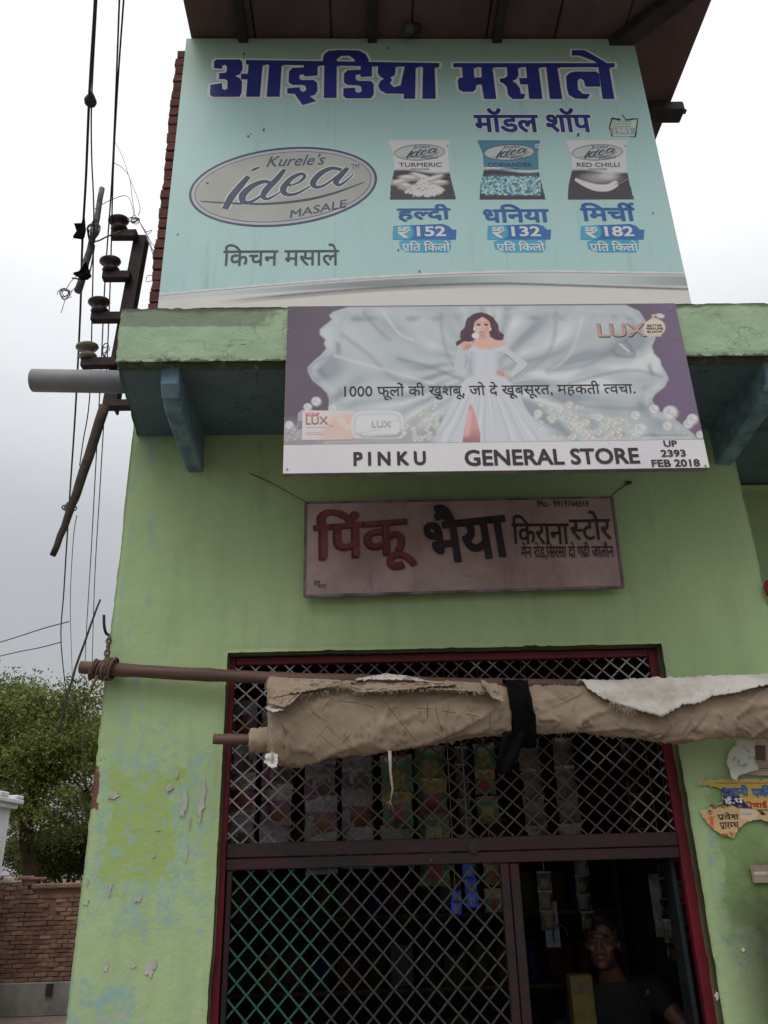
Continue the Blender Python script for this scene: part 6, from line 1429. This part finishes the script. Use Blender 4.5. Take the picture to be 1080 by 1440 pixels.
for k in range(3): boxp(hr[0]-.14, hr[0]+.02, 10.9-k*.5, 11.05-k*.5+rng.uniform(-.05, .1), ht+.012, ht+.05+rng.uniform(0, .03), M['whitep'], WH, 'coping_stone', .012)
boxp(hr[0]-.0895, hr[0]-.06, 9.9, 10.25, ht-.34, ht-.30, simple('dark_red_mark', (.12, .05, .05)), WH, 'iron_bracket', .004)
WY = 11.5
BW = thing('brick_wall', (-4.9, WY, 0), 'weathered red brick boundary wall with grey plinth and broken top in the lane', 'wall')
pz = .36; boxp(-7.0, -3.0, WY-.06, WY+.25, 0, pz, M['concrete'], BW, 'plinth', .01)
boxp(-6.98, -3.02, WY+.004, WY+.2, pz, 1.40, M['brick2'], BW, 'wall_core')
def bmeshes(mats, L_, Hh):
    o_ = []
    for m_ in mats:
        for k in range(3):
            m = MB(); m.box(0, L_, 0, .11, 0, Hh, bev=.006); me = bpy.data.meshes.new('brick'); me.from_pydata([(x+rng.uniform(-.006, .006), y+rng.uniform(-.005, .005), z+rng.uniform(-.005, .005)) for x, y, z in m.v], [], m.f); me.materials.append(m_); o_.append(me)
    return o_
bm2 = bmeshes([M['brick2'], M['brick2'], M['brick3'], M['brick2']], .1435, .0475); bw0 = Vector(root_of(BW)); z_ = pz+.004; c = 0; nb = 0
xj = on(45, 1240, WY)[0]
while z_ < 1.50:
    x = -5.08+(-.073 if c % 2 else 0)
    while x < -3.05:
        lim = 1.52-.05*fbm(x*3, 2.) if x < xj-.1 else 1.38
        niche = (-4.10 < x+.07 < -3.92 and 1.04 < z_ < 1.24)
        if z_+.045 < lim and nb < 330:
            o_ = bpy.data.objects.new('brick', bm2[rng.randrange(12)]); COL.objects.link(o_); o_.parent = BW; o_.location = Vector((x+rng.uniform(-.005, .005), WY-.02+rng.uniform(-.008, .008)+(.05 if niche else 0), z_+rng.uniform(-.003, .003)))-bw0; nb += 1
        x += .1475
    z_ += .0515; c += 1
print('bricks', nb)
boxp(xj+.02, -3.0, WY-.06, WY+.22, 1.405, 1.465, M['brick3'], BW, 'coping', .012)
for k in range(6):
    x = xj-.85+k*.16+rng.uniform(-.03, .03); zz = 1.50+rng.uniform(-.01, .02); boxp(x, x+rng.uniform(.1, .2), WY-.03, WY+.12, zz, zz+rng.uniform(.03, .07), M['brick3'] if k != 3 else M['flake'], BW, 'loose_stone', .012)
mb = MB(); p = on(72, 1382, WY-.07); mb.box(p[0]-.05, p[0]+.03, WY-.09, WY-.062, p[2]-.14, p[2]-.01); obj('iron_patch', mb, M['iron'], BW)

t = MT('tree_leaves', .6, 0, .3); oi = N(t.nt, 'ShaderNodeVertexColor'); oi.layer_name = 'print'; t.color(oi.outputs[0])
tr = N(t.nt, 'ShaderNodeBsdfTranslucent'); t.L(oi.outputs[0], tr.inputs[0]); ms_ = N(t.nt, 'ShaderNodeMixShader'); ms_.inputs[0].default_value = .3
t.L(t.b.outputs[0], ms_.inputs[1]); t.L(tr.outputs[0], ms_.inputs[2]); t.L(ms_.outputs[0], t.o.inputs[0]); M['leaf'] = t.m
M['bark'] = simple('dark_bark', (.055, .04, .03), (.03, .022, .018), 6, .95, .02, 12)
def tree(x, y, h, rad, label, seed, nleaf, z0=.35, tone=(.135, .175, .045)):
    R_ = random.Random(seed); th = thing('neem_tree', (x, y, 0), label, 'tree', 'trees behind the brick wall')
    mb = MB(); tips = []
    def grow(p, d, l, r_, lv):
        pts = [p]; rr = [r_]; q = p
        for k in range(4):
            d = (d+Vector((R_.uniform(-.22, .22), R_.uniform(-.22, .22), R_.uniform(-.05, .18)))).normalized(); q = q+d*l/4; pts.append(q); rr.append(r_*(1-.13*(k+1)))
        mb.tube(pts, rr, 7 if lv < 2 else 4, lv == 0)
        if lv >= 2: tips.extend([(pts[2], l), (pts[3], l), (pts[4], l)])
        if lv < 4:
            for k in range(3 if lv else 4):
                a = R_.uniform(0, 6.28); up = R_.uniform(.25, .8) if lv else R_.uniform(.4, .9); nd = (Vector((math.cos(a), math.sin(a), 0))*(1-up*.5)+Vector((0, 0, up))*.8+d*.5).normalized(); grow(pts[4] if k < 2 else pts[3], nd, l*R_.uniform(.62, .8), rr[-1]*.72, lv+1)
    grow(Vector((x, y, -.1)), Vector((0, 0, 1)), h*z0, h*.046, 0)
    obj('trunk', mb, M['bark'], th, True)
    r2 = np.random.RandomState(seed)
    T_ = np.array([tuple(p) for p, _ in tips]); 
    cen = np.array([x, y, h*.66]); 
    extra = r2.normal(size=(170, 3)); extra /= np.linalg.norm(extra, axis=1)[:, None]; extra = cen+extra*np.array([rad, rad, h*.33])*r2.uniform(.62, 1.0, (170, 1))
    extra = extra[extra[:, 2] > h*.30]; C0 = np.concatenate([T_, extra]); 
    idx = r2.randint(0, len(C0), nleaf); csz = r2.uniform(.14, .42, len(C0))*rad/3
    P = C0[idx]+r2.normal(size=(nleaf, 3))*csz[idx][:, None]*np.array([1, 1, .6]); 
    P[:, 2] -= np.abs(r2.normal(size=nleaf))*.06
    n1 = r2.normal(size=(nleaf, 3)); n1[:, 2] += .5; n1 /= np.linalg.norm(n1, axis=1)[:, None]; tdir = np.cross(n1, r2.normal(size=(nleaf, 3))); tdir /= np.linalg.norm(tdir, axis=1)[:, None]; b = np.cross(n1, tdir)
    L_ = r2.uniform(.04, .078, (nleaf, 1)); W_ = L_*.42
    V = np.stack([P-tdir*L_, P+b*W_, P+tdir*L_, P-b*W_], 1).reshape(-1, 3); Fc = (np.arange(nleaf)[:, None]*4+np.arange(4)).tolist()
    ct = r2.uniform(.55, 1.35, len(C0)); hue = r2.uniform(0, 1, len(C0)); tone = np.array(tone); yel = np.array([.26, .28, .07])
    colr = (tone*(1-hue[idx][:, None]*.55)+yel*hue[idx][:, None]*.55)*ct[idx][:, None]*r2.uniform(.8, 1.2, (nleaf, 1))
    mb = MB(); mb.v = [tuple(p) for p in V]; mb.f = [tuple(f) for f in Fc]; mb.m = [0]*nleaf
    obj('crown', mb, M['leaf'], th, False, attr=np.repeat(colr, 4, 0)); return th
tree(-8.9, 24, 7.0, 3.1, 'tall leafy tree with forked dark trunk behind the brick wall', 3, 80000)
tree(-12.4, 25, 7.2, 2.6, 'leafy tree at the far left edge, half out of view', 8, 20000)
tree(-7.0, 27, 7.2, 2.3, 'leafy tree showing beside the left corner of the shop', 12, 30000)
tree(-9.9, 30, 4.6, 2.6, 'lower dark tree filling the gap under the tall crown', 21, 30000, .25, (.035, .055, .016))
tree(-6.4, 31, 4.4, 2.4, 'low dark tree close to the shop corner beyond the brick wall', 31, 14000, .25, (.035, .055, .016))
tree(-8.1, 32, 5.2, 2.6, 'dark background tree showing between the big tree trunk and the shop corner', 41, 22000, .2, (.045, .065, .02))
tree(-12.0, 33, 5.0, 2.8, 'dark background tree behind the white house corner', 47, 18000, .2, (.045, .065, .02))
